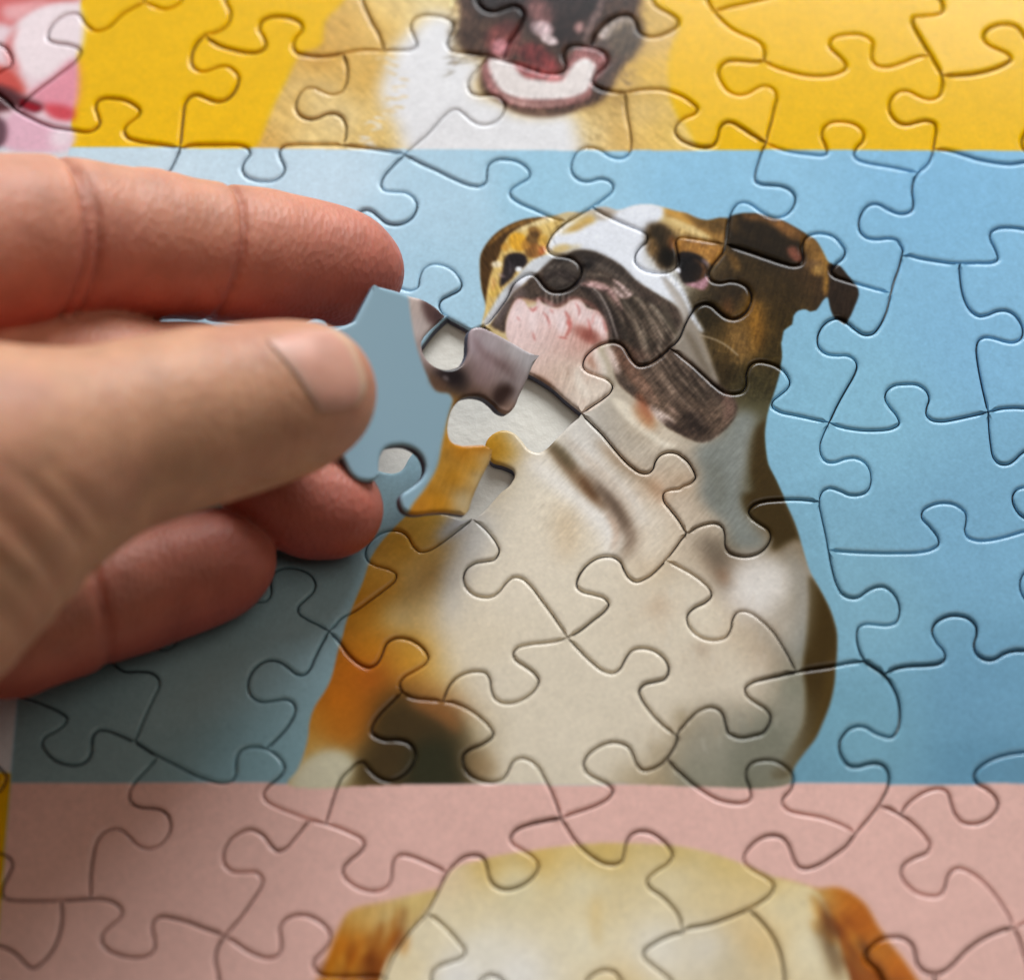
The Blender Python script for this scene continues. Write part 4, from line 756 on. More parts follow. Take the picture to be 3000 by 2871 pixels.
# pink mouth and chin
chin = J(A(450,965, 520,995, 560,1062, 620,1040, 640,950, 680,1005, 760,1055, 880,1046, 960,985, 1050,985, 1110,1060, 1222,1092, 1275,1200, 1312,1330), C(788,205, 740,215, 720,240, 740,330, 760,400, 810,460, 795,500, 640,612, 480,490, 350,400, 300,320, 205,170), A(340,1190, 380,1070))
cv.field(chin, 2.5, [(A(500,1100),(232,200,194)), (A(700,1150),(230,196,188)), (A(1000,1080),(232,204,196)), (A(1200,1200),(228,194,186)), (A(600,1350),(228,196,188)), (A(1100,1350),(206,150,138)), (C(500,150),(222,186,174)), (C(400,300),(222,192,178)), (C(600,200),(206,160,146)), (C(680,180),(176,126,112)), (C(700,300),(206,180,160)), (C(640,480),(222,206,186)), (C(750,450),(220,204,184)), (C(560,380),(216,194,172)), (C(480,440),(206,176,156)), (C(260,200),(226,196,188)), (C(420,400),(190,158,140))])
for (x, y, rx, ry, an) in ((335,560,22,52,10), (395,590,26,60,0), (465,575,26,56,0), (520,600,24,60,5), (590,560,22,54,-15), (640,600,20,50,-20), (690,630,16,52,-10)):
    cv.blob(Z(x, y), rx * .7, ry * .7, (240,214,208), .6, an, 7)
cv.line(Z(300,545, 340,500, 385,520, 430,505, 500,540, 560,505, 640,530, 700,600, 722,680), (182,120,112), 10, 5, .5)
for p in ((A(690,1090, 740,1160, 760,1260, 750,1200), 9), (A(900,1080, 940,1160, 950,1250, 900,1340), 16), (A(920,1170, 945,1230), 18), (A(560,1050, 590,1080, 640,1040), 16), (A(760,1060, 790,1110), 8), (A(1000,1000, 1040,1080, 1030,1140), 8), (A(1120,1150, 1140,1240, 1150,1330), 10), (A(590,1280, 620,1380), 7), (A(440,1130, 470,1180), 7), (A(830,1330, 930,1350), 8), (A(1180,1110, 1160,1220), 8), (A(1260,1160, 1300,1290), 10)):
    cv.line(p[0], (184,104,97), p[1] * .8, 2.5, .65)
cv.line(A(980,1240, 1080,1300, 1170,1360), (150,90,80), 34, 8, .6); cv.blob(A(1150,1330), 30, 20, (126,74,66), .6, 40, 8)
cv.line(A(1170,1130, 1230,1200, 1250,1300), (236,212,206), 22, 6, .6); cv.line(A(800,1090, 860,1180, 860,1280), (238,212,206), 22, 6, .6)
for q in range(70):
    x, y = rng.uniform(380, 760), rng.uniform(200, 560)
    if y - 200 > (x - 330) * .9 + 60: continue
    cv.line(C(x, y, x + rng.uniform(-12,12), y + rng.uniform(18,40)), (150,108,92) if q % 3 else (236,222,206), 2.6, 1, .4)
cv.line(C(660,290, 700,320, 730,370), (160,118,100), 26, 7, .6); cv.line(C(350,390, 430,440, 480,480), (140,104,84), 20, 6, .7); cv.line(C(700,230, 740,330, 770,400), (232,214,198), 26, 6, .7)
cv.line(C(620,330, 620,430, 680,520), (232,218,200), 22, 8, .6)

cv.fur(chin, 3, S2[75], .025)
cv.fur(C(430,770, 700,700, 1500,600, 1700,900, 1500,1400, 400,1300), 10, S2[50], .02)
_sl, _m = cv.mask(dog, 2.0)
_full = np.zeros(cv.img.shape[:2], np.float32); _full[_sl] = _m
cv.img = backdrop * (1 - _full[..., None]) + cv.img * _full[..., None]
# ---- the pale puppy on pink
pup = J(G(300,560, 320,470, 370,390, 430,320, 470,260, 520,190, 600,165, 720,142, 900,120, 1150,125, 1300,160, 1430,215, 1560,262, 1620,400, 1660,560, 1660,700, 300,700))
ear1 = G(100,600, 150,460, 190,360, 220,312, 330,282, 440,255, 480,250, 430,330, 360,420, 320,520, 300,700, 60,700)
ear2 = G(1440,225, 1560,250, 1620,248, 1690,290, 1740,370, 1800,440, 1880,560, 1960,700, 1650,700, 1620,560, 1590,440, 1540,330)
cv.field(ear1, 6, [(G(250,340),(212,176,112)), (G(400,280),(216,190,130)), (G(200,420),(196,118,32)), (G(260,420),(186,104,24)), (G(300,480),(120,64,28)), (G(200,500),(206,140,40)), (G(330,360),(216,196,150)), (G(150,520),(206,136,36))])
cv.field(ear2, 6, [(G(1480,240),(212,178,112)), (G(1560,290),(220,196,144)), (G(1630,270),(192,112,28)), (G(1680,340),(186,104,28)), (G(1560,360),(150,84,24)), (G(1620,420),(150,76,20)), (G(1600,480),(84,56,32)), (G(1720,440),(206,138,52)), (G(1800,480),(196,112,24)), (G(1650,500),(140,72,20)), (G(1860,560),(190,104,24))])
cv.field(pup, 4, [(G(620,180),(206,172,104)), (G(760,160),(204,168,98)), (G(950,140),(202,170,102)), (G(1150,140),(206,178,116)), (G(1300,175),(208,180,118)), (G(1420,240),(212,180,118)), (G(700,240),(216,204,166)), (G(900,260),(214,202,166)), (G(1150,230),(214,198,158)), (G(1250,260),(212,190,142)), (G(560,330),(218,200,158)), (G(600,420),(224,216,192)), (G(900,400),(220,208,174)), (G(930,300),(214,190,140)), (G(450,380),(222,206,168)), (G(400,470),(222,202,158)), (G(1100,420),(224,216,194)), (G(1250,420),(224,216,196)), (G(1350,350),(214,186,136)), (G(1400,400),(212,178,122)), (G(1450,300),(220,206,166)), (G(1530,420),(222,208,170)), (G(1300,460),(196,180,144)), (G(700,500),(228,222,206)), (G(1000,520),(216,190,142)), (G(520,500),(228,224,212)), (G(500,210),(216,190,150))])
cv.fur(pup, 4, CL, .012); cv.fur(ear1, 4, ST[90], .02); cv.fur(ear2, 4, ST[45], .02)
for q in range(46):
    t = rng.uniform(0, 1)
    x, y = 1530 + 260 * t + rng.uniform(-30, 30), 260 + 250 * t + rng.uniform(-20, 60)
    cv.line(G(x, y, x + rng.uniform(20,50), y + rng.uniform(40,80)), ((128,66,20), (214,150,66), (92,56,30))[q % 3], rng.uniform(10, 24), 8, .45)
    x, y = 160 + 240 * t + rng.uniform(-20, 20), 460 - 190 * t + rng.uniform(-10, 90)
    cv.line(G(x, y, x - rng.uniform(10,30), y + rng.uniform(40,80)), ((170,94,24), (222,172,92), (112,62,28))[q % 3], rng.uniform(10, 22), 8, .45)
cv.line(G(1560,340, 1600,430, 1625,520), (74,48,30), 40, 14, .7); cv.line(G(290,420, 270,480, 255,540), (104,58,28), 40, 14, .6)
cv.line(G(930,260, 925,330, 935,420), (204,172,112), 30, 10, .5)
# cooler, paler creams
def cool(region, g, b, gain):
    sl, m = cv.mask(region, 3)
    lum = cv.img[sl].mean(-1); w = (np.clip((lum - .45) / .25, 0, 1) * m)[..., None]
    cv.img[sl] *= 1 + w * (np.array([gain, gain * g, gain * b], np.float32) - 1)
cool(dog, 1.02, 1.045, 1.0); cool(pup, 1.01, 1.05, 1.06)
# ink density of the print
cv.img = np.clip(cv.img, 0, 1); cv.img = cv.img * (1 - .2 * (1 - cv.img) ** 3); cv.img = cv.img + .12 * (cv.img - .5) * (cv.img * (1 - cv.img) * 4)
# faint print mottling
cv.img *= (1 + 0.010 * np.clip(CL2, -2, 2))[..., None]

GRAIN = np.random.default_rng(91).standard_normal(cv.img.shape[:2]).astype(np.float32)
cv.img *= (1 + 0.030 * gblur(GRAIN, 1) * 1.6)[..., None]
# ------------------------------------------------------------------ materials
def new_mat(name):
    m = bpy.data.materials.new(name); m.use_nodes = True
    nt = m.node_tree
    return m, nt, nt.nodes['Principled BSDF']
def node(nt, typ, **kw):
    n = nt.nodes.new(typ)
    for k, v in kw.items():
        if k in n.inputs: n.inputs[k].default_value = v
        else: setattr(n, k, v)
    return n
def bump_noise(nt, bsdf, scale, strength, dist, detail=4.0, coord='Object'):
    tc = node(nt, 'ShaderNodeTexCoord')
    no = node(nt, 'ShaderNodeTexNoise'); no.inputs['Scale'].default_value = scale; no.inputs['Detail'].default_value = detail
    bp = node(nt, 'ShaderNodeBump'); bp.inputs['Strength'].default_value = strength; bp.inputs['Distance'].default_value = dist
    nt.links.new(tc.outputs[coord], no.inputs['Vector'])
    nt.links.new(no.outputs['Fac'], bp.inputs['Height'])
    nt.links.new(bp.outputs['Normal'], bsdf.inputs['Normal'])
    return no
def print_material(name, canvas):
    m, nt, b = new_mat(name)
    im = node(nt, 'ShaderNodeTexImage'); im.image = canvas.image(name); im.interpolation = 'Cubic'; im.extension = 'EXTEND'
    uv = node(nt, 'ShaderNodeUVMap'); uv.uv_map = 'print'
    nt.links.new(uv.outputs['UV'], im.inputs['Vector'])
    nt.links.new(im.outputs['Color'], b.inputs['Base Color'])
    b.inputs['Roughness'].default_value = 0.18
    b.inputs['Specular IOR Level'].default_value = 0.22
    bump_noise(nt, b, 2600.0, 0.10, 0.0001, 3.0)
    return m
def simple(name, col, rough, scale, strength, dist, vary=0.0):
    m, nt, b = new_mat(name)
    lin = [((c / 255) / 12.92 if c / 255 < .04045 else ((c / 255 + .055) / 1.055) ** 2.4) for c in col]
    b.inputs['Base Color'].default_value = (*lin, 1)
    b.inputs['Roughness'].default_value = rough
    no = bump_noise(nt, b, scale, strength, dist)
    if vary:
        mx = node(nt, 'ShaderNodeMix'); mx.data_type = 'RGBA'
        mx.inputs[6].default_value = (*[c * (1 - vary) for c in lin], 1); mx.inputs[7].default_value = (*[min(1, c * (1 + vary)) for c in lin], 1)
        nt.links.new(no.outputs['Fac'], mx.inputs[0]); nt.links.new(mx.outputs[2], b.inputs['Base Color'])
    return m
M_PRINT = print_material('printed_face', cv)
M_CARD = simple('grey_cardboard', (96, 98, 114), 0.85, 1500, .5, .0002, .2)
M_TABLE = simple('white_table', (222, 219, 208), 0.6, 700, .55, .00025, .04)

# ------------------------------------------------------------------ table
def mesh_obj(name, verts, faces, mats, parent=None, smooth=False):
    me = bpy.data.meshes.new(name)
    me.from_pydata([tuple(v) for v in verts], [], [tuple(f) for f in faces])
    for m in mats: me.materials.append(m)
    if smooth: me.polygons.foreach_set('use_smooth', [True] * len(me.polygons))
    o = bpy.data.objects.new(name, me); scene.collection.objects.link(o)
    o.parent = parent
    return o
THICK = 0.0019
bm = bmesh.new()
bmesh.ops.create_cube(bm, size=1.0)
bmesh.ops.scale(bm, vec=(1.1, 0.75, 0.025), verts=bm.verts)
bmesh.ops.bevel(bm, geom=bm.edges[:], offset=0.004, segments=3, affect='EDGES')
me = bpy.data.meshes.new('table_top'); bm.to_mesh(me); bm.free(); me.materials.append(M_TABLE)
table = bpy.data.objects.new('table_top', me); scene.collection.objects.link(table)
table.location = (0, 0.02, -THICK - 0.00005 - 0.0125)
table['kind'] = 'structure'; table['label'] = 'off white textured table top under the jigsaw puzzle'

# ------------------------------------------------------------------ puzzle pieces
PROFILE = [(0.00009, -THICK), (0.000095, -0.00058), (0.00012, -0.00036), (0.00019, -0.00020), (0.00032, -0.00010), (0.00052, -0.000032), (0.00074, -0.000006), (0.00098, 0.0)]
def clean(poly, mind):
    out = [poly[0]]
    for p in poly[1:]:
        if np.hypot(*(p - out[-1])) > mind: out.append(p)
    if np.hypot(*(out[0] - out[-1])) < mind: out.pop()
    return np.array(out)
def inward(P):
    a = P - np.roll(P, 1, 0); b = np.roll(P, -1, 0) - P
    a /= np.linalg.norm(a, axis=1)[:, None]; b /= np.linalg.norm(b, axis=1)[:, None]
    n = np.stack([-(a + b)[:, 1], (a + b)[:, 0]], 1)
    return n / np.maximum(np.linalg.norm(n, axis=1), .05)[:, None]
def room(P, n):
    """radius of the largest circle inside the outline that touches it at each point"""
    v = P[None] - P[:, None]
    dd = (v ** 2).sum(-1); h = np.einsum('ijk,ik->ij', v, n)
    r = np.where(h > 1e-9, dd / np.maximum(2 * h, 1e-12), 1.0)
    np.fill_diagonal(r, 1.0)
    r = r.min(1)
    r = np.minimum(r, np.minimum(np.roll(r, 1), np.roll(r, -1)))
    for _ in range(2): r = np.minimum(r, .5 * r + .25 * (np.roll(r, 1) + np.roll(r, -1)))
    return r
def piece_mesh(name, P, uv_of, mats, gap=0.0):
    """P: ccw outline (metres, local plane); rounded printed face, cardboard wall"""
    n = len(P); rings = []
    nrm = inward(P); R = np.maximum(.62 * room(P, nrm), .00003)
    pd = np.array([q[0] for q in PROFILE]); pz = np.array([q[1] for q in PROFILE])
    for k, (d, z) in enumerate(PROFILE):
        di = R * np.tanh((d + gap) / R)
        zi = np.full(n, z) if k < 2 else np.interp(di, pd[1:] + gap, pz[1:])
        if k >= 2: zi = z + (zi - z) * (.8, .6, .35, .15, .05, 0)[k - 2]
        rings.append(np.column_stack([P + nrm * di[:, None], zi]))
    vs = np.concatenate(rings)
    fs = []; mi = []
    for r in range(len(rings) - 1):
        for i in range(n):
            j = (i + 1) % n
            fs.append((r * n + i, r * n + j, (r + 1) * n + j, (r + 1) * n + i)); mi.append(1 if r < 1 else 0)
    k = (len(rings) - 1) * n
    fs.append(tuple(range(k, k + n))); mi.append(0)
    fs.append(tuple(range(n - 1, -1, -1))); mi.append(1)
    me = bpy.data.meshes.new(name)
    me.from_pydata(vs.tolist(), [], fs)
    for m in mats: me.materials.append(m)
    me.polygons.foreach_set('material_index', mi)
    sm = [q == 0 for q in mi]; sm[-2] = False
    me.polygons.foreach_set('use_smooth', sm)
    uvl = me.uv_layers.new(name='print')
    li = np.zeros(len(me.loops), np.int32); me.loops.foreach_get('vertex_index', li)
    uvl.data.foreach_set('uv', uv_of(vs[:, :2])[li].astype(np.float32).ravel())
    me.update()
    return me

puzzle = bpy.data.objects.new('jigsaw_puzzle', None)
scene.collection.objects.link(puzzle)
puzzle.location = (0, 0, -THICK)
puzzle['label'] = 'jigsaw puzzle of dog photographs lying on the white table, one piece missing'
puzzle['category'] = 'jigsaw puzzle'
prng = np.random.default_rng(3)
for area, poly in planar_faces():
    if abs(area) < 3000 or area > 5e6: continue
    if inside(poly, *HOLE_AT): continue
    poly = clean(poly, 4.0)
    P = W(poly[:, 0], poly[:, 1])[:, :2]
    x, y = P.T
    if np.sum(x * np.roll(y, -1) - np.roll(x, -1) * y) < 0: P = P[::-1].copy()
    c = P.mean(0)
    slip = prng.normal(0, .00011, 2)        # the print never quite lines up across a cut
    me = piece_mesh('puzzle_piece', P - c, lambda q: (q + c + slip - np.array([PX0, PY0])) / np.array([CW, CH]), [M_PRINT, M_CARD], prng.uniform(-.00004, .00006))
    o = bpy.data.objects.new('puzzle_piece', me); scene.collection.objects.link(o)
    o.parent = puzzle
    o.location = (c[0], c[1], THICK + prng.uniform(0, .00026))
    o.rotation_euler = (prng.normal(0, .0065), prng.normal(0, .0065), 0)

# ------------------------------------------------------------------ the piece held over its empty place
held_out = J(t11(185,222, 260,240, 340,262, 400,285, 460,300, 520,330, 570,370, 602,408, 560,450, 510,495, 470,550, 470,595, 490,640, 530,680, 590,705, 650,700, 700,670, 725,620, 728,560, 735,500, 755,470, 800,462, 860,485, 930,520, 1000,560, 1080,605, 1145,630, 1112,680, 1085,740, 1060,800, 1030,860, 1000,930, 960,965, 910,950, 870,910, 820,875, 760,865, 700,880, 650,930, 625,1000, 620,1070, 640,1120, 690,1140, 760,1140, 830,1140, 875,1168, 865,1230, 830,1300, 785,1395),
   t12(755,60, 740,110, 718,136, 670,130, 600,122, 520,125, 450,135, 400,130, 355,100, 340,50, 348,15, 385,-15), t11(430,1365, 470,1325, 485,1280, 470,1220, 430,1175, 370,1150, 310,1150, 260,1165, 230,1210, 222,1270, 220,1320, 200,1345, 150,1355, 90,1340, 50,1300, 20,1240, -10,1180, -60,1130, -150,1120, -230,1060, -250,960, -200,850, -210,740, -270,640, -250,540),
   quad(884,985, 882,957, 900,938, 931,932, 955,940, 972,957, 1005,953, 1039,939))
h_pts = [W(np.array(1088.0), np.array(832.0), .0205), W(np.array(1580.0), np.array(1040.0), .0085), W(np.array(1370.0), np.array(1505.0), .0075)]
h_n = np.cross(h_pts[2] - h_pts[0], h_pts[1] - h_pts[0]); h_n /= np.linalg.norm(h_n)
if h_n[2] < 0: h_n = -h_n
h_o = (h_pts[0] + h_pts[1] + h_pts[2]) / 3
h_x = np.array([1.0, 0, 0]) - h_n * h_n[0]; h_x /= np.linalg.norm(h_x); h_y = np.cross(h_n, h_x)
def H(x, y):
    d = ray(x, y)
    t = ((h_o - CAM) @ h_n) / (d @ h_n)
    q = CAM + t[..., None] * d - h_o
    return np.stack([q @ h_x, q @ h_y], -1)
HX0, HY0, HTEX = -.036, -.036, .00006
def h_to_px(x, y):
    q = H(np.asarray(x, float), np.asarray(y, float))
    return (q[..., 0] - HX0) / HTEX, (q[..., 1] - HY0) / HTEX
hc = Canvas(1200, 1200, h_to_px, 0.9)
hc.img[:] = S(150, 182, 198)
hdog = J(t11(378,240, 385,290, 398,400, 418,520, 458,660, 500,760, 545,835, 620,850, 640,880, 610,1000, 580,1130, 550,1270, 480,1395), t12(420,60, 390,110, 380,200, 900,200), t11(1100,1200, 1250,700, 1200,560, 800,380, 620,250))
hc.field(hdog, 4, [(t11(420,330),(206,188,180)), (t11(430,480),(204,190,186)), (t11(480,620),(176,158,156)), (t11(560,720),(112,92,88)), (t11(520,790),(112,86,66)), (t11(640,760),(58,48,46)), (t11(680,800),(44,36,36)), (t11(770,860),(104,78,66)), (t11(760,560),(186,168,176)), (t11(860,560),(190,178,182)), (t11(1000,600),(200,194,196)), (t11(1080,660),(186,182,184)), (t11(840,680),(164,140,142)), (t11(800,760),(150,124,124)), (t11(1000,760),(150,138,138)), (t11(950,700),(140,120,118)), (t11(1020,860),(160,146,144)), (t11(960,930),(140,112,98)), (t11(640,940),(206,146,60)), (t11(600,1050),(208,148,50)), (t11(700,1180),(204,132,32)), (t11(800,1160),(196,122,26)), (t11(750,1260),(206,146,46)), (t11(640,1330),(204,140,38)), (t11(830,1230),(204,176,124)), (t11(800,1330),(200,182,146)), (t12(560,60),(202,136,34)), (t12(700,60),(198,178,140)), (t12(450,110),(196,130,40)), (t11(560,1250),(208,152,60))])
hc.blob(t11(520,370), 26, 52, (84,60,58), .9, -20, 10); hc.blob(t11(570,400), 16, 20, (72,54,56), .8, 30, 8)
hc.blob(t11(625,745), 44, 28, (34,28,30), .85, 15, 12); hc.blob(t11(560,790), 30, 16, (98,72,58), .7, 30, 9); hc.blob(t11(600,760), 10, 6, (150,136,136), .6, 30, 5)
hc.line(t11(760,520, 800,600, 880,660, 960,700), (138,112,112), 22, 9, .6)
hc.poly(t11(860,860, 900,800, 960,790, 1000,830, 960,880, 910,930, 870,910), (58,42,38), 11); hc.line(t11(880,660, 960,720, 1000,790), (116,94,92), 20, 9, .6)
hc.line(t11(900,930, 960,945, 1000,900), (176,146,132), 14, 6, .6)
hc.line(t11(700,900, 780,860, 860,900), (62,48,44), 16, 8, .6)
hc.fur(hdog, 4, streaks((1200, 1200), math.radians(70), 8, 2, 44), .015)
# one more quiet touch: orange mottling
hc.fur(t11(640,900, 640,1130, 870,1160, 800,1411, 480,1411, 560,1200), 10, clouds((1200, 1200), 1.7, 9), .05)
M_HELD = print_material('held_printed_face', hc)
def corners(P, spots):
    P = list(P)
    for q in spots:
        k = int(np.argmin([np.hypot(*(p - q)) for p in P])); c, a, b = P[k], P[k - 1], P[(k + 1) % len(P)]
        P[k:k + 1] = [c + (a - c) * min(.4, 9 / np.hypot(*(a - c))), c + (a - c) * .02, c + (b - c) * .02, c + (b - c) * min(.4, 9 / np.hypot(*(b - c)))]
    return np.array(P)
held_out = corners(held_out, J(t11(185,222, 1145,630, 875,1168, 602,408), t12(718,136), quad(1039,939)))
Q = catmull(held_out, 7.0, closed=True)
Q = clean(Q, 2.5)
P = H(Q[:, 0], Q[:, 1])
x, y = P.T
if np.sum(x * np.roll(y, -1) - np.roll(x, -1) * y) < 0: P = P[::-1].copy()
me = piece_mesh('held_puzzle_piece', P, lambda q: (q - np.array([HX0, HY0])) / (1200 * HTEX), [M_HELD, M_CARD])
held = bpy.data.objects.new('held_puzzle_piece', me); scene.collection.objects.link(held)
held.matrix_world = Matrix(((h_x[0], h_y[0], h_n[0], h_o[0]), (h_x[1], h_y[1], h_n[1], h_o[1]), (h_x[2], h_y[2], h_n[2], h_o[2]), (0, 0, 0, 1)))
held['label'] = 'loose blue and orange puzzle piece with part of a dog, held between thumb and finger'
held['category'] = 'puzzle piece'
# ------------------------------------------------------------------ the hand
def K(vx, vy, z, rv):
    """joint seen at full-view pixel vx, vy (1960 wide), z mm up, radius in the same pixels"""
    p = W(np.array(vx * 1.53061), np.array(vy * 1.53061), z / 1000.0)
    depth = (p - CAM) @ FWD
    return np.append(p, rv * 1.53061 * depth / FN)
CH_INDEX = [K(-330,500,46,185), K(-120,478,42,170), K(20,462,37,158), K(100,455,33.5,147), K(180,460,30.5,138), K(285,468,27,136), K(405,482,22.5,124), K(500,492,19,122), K(590,503,15.5,112), K(655,512,13.5,100), K(685,522,12.6,86)]
CH_MIDDLE = [K(-330,660,34,165), K(-60,705,26,130), K(200,728,22,124), K(370,742,18.5,116), K(470,810,15,108), K(500,885,13,100), K(545,935,9.8,97), K(600,965,8.4,96), K(643,975,8.0,91)]
CH_RING = [K(-330,1120,30,170), K(-150,1215,20,135), K(20,1205,14.5,122), K(120,1178,12,112), K(175,1158,11,107), K(260,1130,9.6,110), K(350,1100,8.6,106), K(415,1080,8.0,96), K(447,1070,7.7,78)]
CH_THUMB = [K(-60,922,48,196), K(60,888,46,182), K(180,852,43.5,174), K(300,818,41,162), K(400,795,38.5,152), K(470,780,37,143), K(540,765,35.5,134), K(590,752,34,116), K(609,748,33.3,97)]
CH_PALM = [K(-620,1020,50,330), K(-330,890,46,285), K(-160,945,46,218), K(-60,922,48,196)]
CH_THENAR = [K(-420,1180,46,250), K(-190,1120,45,215), K(-80,1010,46,205), K(-60,922,48,196)]
CH_BACK = [K(-620,1020,50,330), K(-420,700,42,260), K(-330,560,40,190)]
CH_HEEL = [K(-1250,1350,60,400), K(-900,1180,56,360), K(-620,1020,50,330), K(-430,1090,40,290), K(-330,1110,32,180)]

def round_cone(P, a, b):
    pa, ra, pb, rb = a[:3], a[3], b[:3], b[3]
    ba = pb - pa; l2 = ba @ ba; rr = ra - rb; a2 = l2 - rr * rr; il2 = 1 / l2
    if a2 <= 0: a2 = 1e-9
    q = P - pa
    y = q @ ba; z = y - l2
    v = q * l2 - y[..., None] * ba
    x2 = np.einsum('...i,...i', v, v)
    y2 = y * y * l2; z2 = z * z * l2
    k = np.sign(rr) * rr * rr * x2
    d = (np.sqrt(x2 * a2 * il2) + y * rr) * il2 - ra
    c1 = np.sign(z) * a2 * z2 > k
    c2 = np.sign(y) * a2 * y2 < k
    d = np.where(c2, np.sqrt(x2 + y2) * il2 - ra, d)
    d = np.where(c1, np.sqrt(x2 + z2) * il2 - rb, d)
    return d
def smin(a, b, k):
    h = np.maximum(k - np.abs(a - b), 0) / k
    return np.minimum(a, b) - h * h * k * .25
def chain(P, ch, k=.003):
    d = None
    for a, b in zip(ch[:-1], ch[1:]):
        e = round_cone(P, a, b)
        d = e if d is None else smin(d, e, k)
    return d
def crease(P, p_a, p_b, axis_a, axis_b, depth, wid):
    """groove along the sheet through image points p_a, p_b (full-view px, z) across a finger with the given axis"""
    a = K(*p_a, 10)[:3]; b = K(*p_b, 10)[:3]
    ax = K(*axis_b, 10)[:3] - K(*axis_a, 10)[:3]; ax /= np.linalg.norm(ax)
    e = (b - a); n = ax - e * (ax @ e) / (e @ e); n /= np.linalg.norm(n)
    s = (P - a) @ n
    u = ((P - a) @ e) / (e @ e)
    return depth * np.exp(-(s / wid) ** 2) * np.clip(1.25 - np.abs(u - .5) * 1.3, 0, 1)

VOX = 0.00043
allk = np.array(CH_INDEX + CH_MIDDLE + CH_RING + CH_THUMB + CH_PALM + CH_THENAR + CH_BACK)
lo = np.array([W(np.array(-1250.0), np.array(1000.0), .04)[0], (np.array(CH_HEEL)[1:, 1] - np.array(CH_HEEL)[1:, 3]).min() - .012, -.001])
hi = np.array([(allk[:, 0] + allk[:, 3]).max() + .003, (allk[:, 1] + allk[:, 3]).max() + .003, .094])
dims = np.ceil((hi - lo) / VOX).astype(int)
D = np.full(dims, 1.0, np.float32); FING = np.zeros(dims, np.int8)
gx = lo[0] + VOX * np.arange(dims[0]); gy = lo[1] + VOX * np.arange(dims[1]); gz = lo[2] + VOX * np.arange(dims[2])
def hand_sdf(P):
    d_palm = smin(smin(chain(P, CH_PALM, .01), chain(P, CH_THENAR, .01), .008), smin(chain(P, CH_BACK, .01), chain(P, CH_HEEL, .01), .008), .01)
    di = chain(P, CH_INDEX)
    di = di + crease(P, (412,345,24), (408,615,20), (300,468,27), (500,490,19), .0010, .0006)
    di = di + crease(P, (70,290,35), (112,600,31), (20,462,37), (180,460,30.5), .0013, .0008)
    di = di + crease(P, (118,400,35), (158,610,31), (20,462,37), (180,460,30.5), .0009, .0007)
    di = di + crease(P, (310,330,29), (306,480,27), (200,460,27), (400,480,22), .00018, .0007) + crease(P, (240,330,29), (232,470,29), (200,460,27), (400,480,22), .00018, .0007)
    dm = chain(P, CH_MIDDLE)
    dr = chain(P, CH_RING) + crease(P, (150,1060,14), (205,1270,9), (100,1180,12), (260,1130,10), .0009, .0011)
    dt = chain(P, CH_THUMB, .004)
    # knuckle wrinkles on the back of the thumb
    for (xa, ya, xb, yb, dep) in ((430,655,470,790,.00028), (455,660,492,780,.0003), (405,660,440,800,.0002), (478,665,512,760,.0002)):
        dt = dt + crease(P, (xa, ya, 46), (xb, yb, 46), (400,795,38), (540,765,35), dep, .0008)
    d = np.stack([di, dm, dr, dt], -1)
    blend = np.minimum(np.minimum(smin(d_palm, di, .007), smin(d_palm, dm, .007)), np.minimum(smin(d_palm, dr, .006), smin(d_palm, dt, .009)))
    # folds where the thumb joins the palm
    for (xa, ya, xb, yb, dep) in ((20,960,190,1080,.0007), (-10,1000,165,1105,.0004), (-20,1030,150,1150,.0009), (-40,1085,120,1190,.0006), (60,930,200,1030,.0004), (-40,1150,80,1225,.0008)):
        c = crease(P, (xa, ya, 52), (xb, yb, 46), (xa, ya, 52), (xa + 60, ya - 90, 52), dep, .0016)
        blend = blend + c * np.exp(-np.maximum(d_palm - .002, 0) / .004)
    return blend, np.concatenate([d, d_palm[..., None]], -1)
BLK = 18
cx, cy, cz = [np.arange(0, n, BLK) for n in dims]
half = VOX * BLK * .5
cc = np.stack(np.meshgrid(*[g + BLK * .5 for g in (cx, cy, cz)], indexing='ij'), -1) * VOX + lo
cd, _ = hand_sdf(cc)
for a, b, c in np.argwhere(np.ones(cd.shape, bool)):
    sl = (slice(cx[a], min(cx[a] + BLK, dims[0])), slice(cy[b], min(cy[b] + BLK, dims[1])), slice(cz[c], min(cz[c] + BLK, dims[2])))
    if abs(cd[a, b, c]) > half * 1.733 + .003:
        D[sl] = cd[a, b, c]; continue
    P = np.stack(np.meshgrid(gx[sl[0]], gy[sl[1]], gz[sl[2]], indexing='ij'), -1)
    q, d = hand_sdf(P)
    D[sl] = q; FING[sl] = np.argmin(d, -1)
for q in (D[0], D[:, 0], D[:, -1], D[:, :, -1]): np.maximum(q, VOX * .5, out=q)      # closed where the arm leaves the grid
